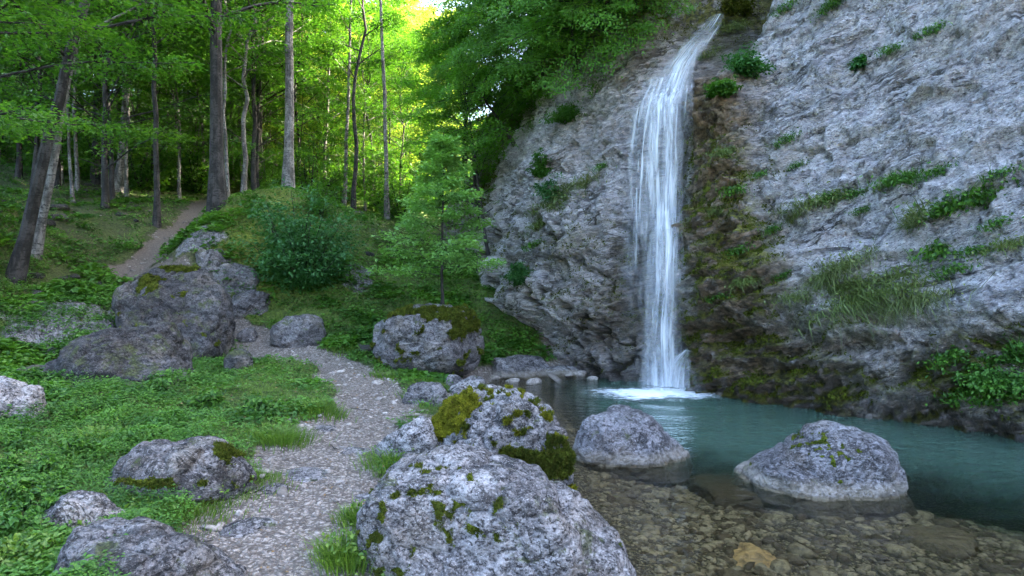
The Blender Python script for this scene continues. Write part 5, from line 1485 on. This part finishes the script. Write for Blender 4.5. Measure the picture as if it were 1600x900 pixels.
# bright tufts of tall grass that stand out
gt = []
def near_tuft(px, py, w, h, n, seed, label, mat=M_GRASS, leafy=0):
    r = np.random.default_rng(seed); p_, _ = hit(px, py)
    ps = np.column_stack([r.normal(size=(n, 2)) * w * .35, np.zeros(n)])
    for i in range(n): pass
    gzv = ground_z(ps[:, :2] + p_[:2])[0] - p_[2]
    ps[:, 2] = gzv - .01
    bf = Buf(); out = unit(np.column_stack([ps[:, :2], np.zeros(n)]) + r.normal(size=(n, 3)) * [.04, .04, 0] + 1e-6)
    blades(bf, ps, h * r.uniform(.5, 1.2, n), .005 * r.uniform(.7, 1.5, n) * max(1, p_[1] / 5), out * r.uniform(.2, 1, n)[:, None], r.random(n), seed)
    if leafy:
        m = leafy; q_ = np.column_stack([r.normal(size=(m, 2)) * w * .33, r.uniform(.2, 1, m) * h])
        leaves(bf, q_, r.normal(size=(m, 3)), r.normal(size=(m, 3)) * .4 + [0, 0, 1], .04 * r.uniform(.6, 1.3, m), .026 * np.ones(m), r.random(m))
    o = link('grass_tuft', bf.mesh('grass', mat), None, tuple(p_)); tag(o, label, 'grass tuft')
near_tuft(545, 880, .26, .20, 900, 601, 'bright tall grass at the left foot of the big foreground boulder', leafy=160)
near_tuft(562, 815, .20, .14, 500, 602, 'green grass fringe climbing behind the big foreground boulder', leafy=60)
near_tuft(640, 905, .18, .13, 400, 603, 'grass poking over the bottom edge before the foreground boulder', leafy=120)
near_tuft(440, 690, .40, .17, 900, 604, 'lush grass tussock hanging over the left edge of the path')
near_tuft(500, 640, .40, .15, 700, 605, 'rounded grass tussock beyond the path edge tussock')
near_tuft(615, 720, .45, .13, 800, 606, 'grass patch on the low ledge left of the mossy boulder', leafy=80)
near_tuft(410, 745, .30, .08, 400, 607, 'short grass at the right end of the flat-topped boulder')
near_tuft(265, 800, .55, .09, 1200, 608, 'grass patch between the flat-topped boulder and the corner boulder')
near_tuft(15, 880, .3, .12, 900, 609, 'thick grass by the bottom left corner', leafy=400)
near_tuft(660, 620, .40, .12, 700, 610, 'grass between the sapling boulder and the mossy boulder')

# dead leaves and twigs
lv = Buf(); r = np.random.default_rng(111)
P_, pa, _ = sample_ground(16000, lambda xy, z, path, bed, rk, green: np.where(path > .4, .10, .22) * (z > .08), 112, (-100, 900, 2.6, 20))
n = len(P_); an = r.uniform(0, 6.28, n); L_ = r.uniform(.018, .04, n) * np.clip(P_[:, 1] / 6, .8, 1.8)
leaves(lv, P_ + [0, 0, .012], np.stack([np.cos(an), np.sin(an), r.normal(size=n) * .2], 1), np.stack([r.normal(size=n) * .3, r.normal(size=n) * .3, np.ones(n)], 1), L_, L_ * .6, r.random(n))
M_DEAD = leaf_material('dead_leaf', (0.10, 0.055, 0.025), (0.22, 0.13, 0.06), (0.15, 0.085, 0.035), trans=.1)
g = link('fallen_leaves', lv.mesh('fallen_leaves', M_DEAD)); tag(g, 'small brown dead leaves scattered over path and grass', kind='stuff')
for i_, (px, py, L, a) in enumerate([(400, 770, .35, .5), (520, 700, .22, 2.2), (300, 860, .3, 1.1), (560, 640, .25, 2.8), (450, 575, .4, .2), (640, 690, .2, 1.8)]):
    p_, _ = hit(px, py); tb = Buf(); s_ = np.linspace(-.5, .5, 6)
    pts = np.stack([np.cos(a) * s_ * L, np.sin(a) * s_ * L, .012 + .01 * np.sin(s_ * 7)], 1) + np.random.default_rng(i_).normal(size=(6, 3)) * .006
    tube(tb, pts, np.linspace(.006, .003, 6), 5)
    o = link('twig', tb.mesh('twig', M_BARKD), None, tuple(p_)); tag(o, ['short dead twig on the near gravel', 'thin twig where the path narrows', 'twig near the bottom edge of the path', 'twig at the near bend of the path', 'long twig across the far stretch of path', 'small twig by the low grass ledge'][i_], 'twig')

for (px, py, w, h_, n_, sd_, lab_) in [(240, 795, .5, .10, 900, 611, 'grass creeping up the front of the flat-topped boulder'), (340, 768, .4, .09, 700, 612, 'grass at the right front corner of the flat-topped boulder'),
        (100, 845, .35, .10, 600, 613, 'grass between the narrow low rock and the corner boulder'), (610, 590, .5, .12, 500, 614, 'long grass on the far verge of the path before the sapling boulder'),
        (545, 545, .6, .12, 500, 615, 'grass on the verge left of the sapling boulder'), (160, 690, .5, .14, 700, 616, 'tall grass behind the flat-topped boulder')]:
    near_tuft(px, py, w, h_, n_, sd_, lab_, leafy=60)
WM = [shrub_mesh(.34, .30, 900 + i_, leaf=.055, n_st=12, per=4, mat=M_HERB, droop=.25) for i_ in range(3)]
wr = np.random.default_rng(121)
for (px, py) in [(30, 700), (70, 745), (20, 790), (120, 660), (60, 620), (180, 640), (250, 615), (310, 600), (200, 700), (110, 720), (15, 840), (360, 590), (90, 800), (150, 610), (400, 650), (10, 740), (270, 670), (330, 640)]:
    p_, _ = hit(px, py)
    shrub(p_, 0, 0, 0, 'leafy weed standing above the low herbs on the left bank', meshes=WM[int(wr.integers(3))], name='weed', cat='plant', group='leafy weeds on the left bank', s=wr.uniform(.6, 1.2), tilt=(0, 0, wr.uniform(0, 6.28)))
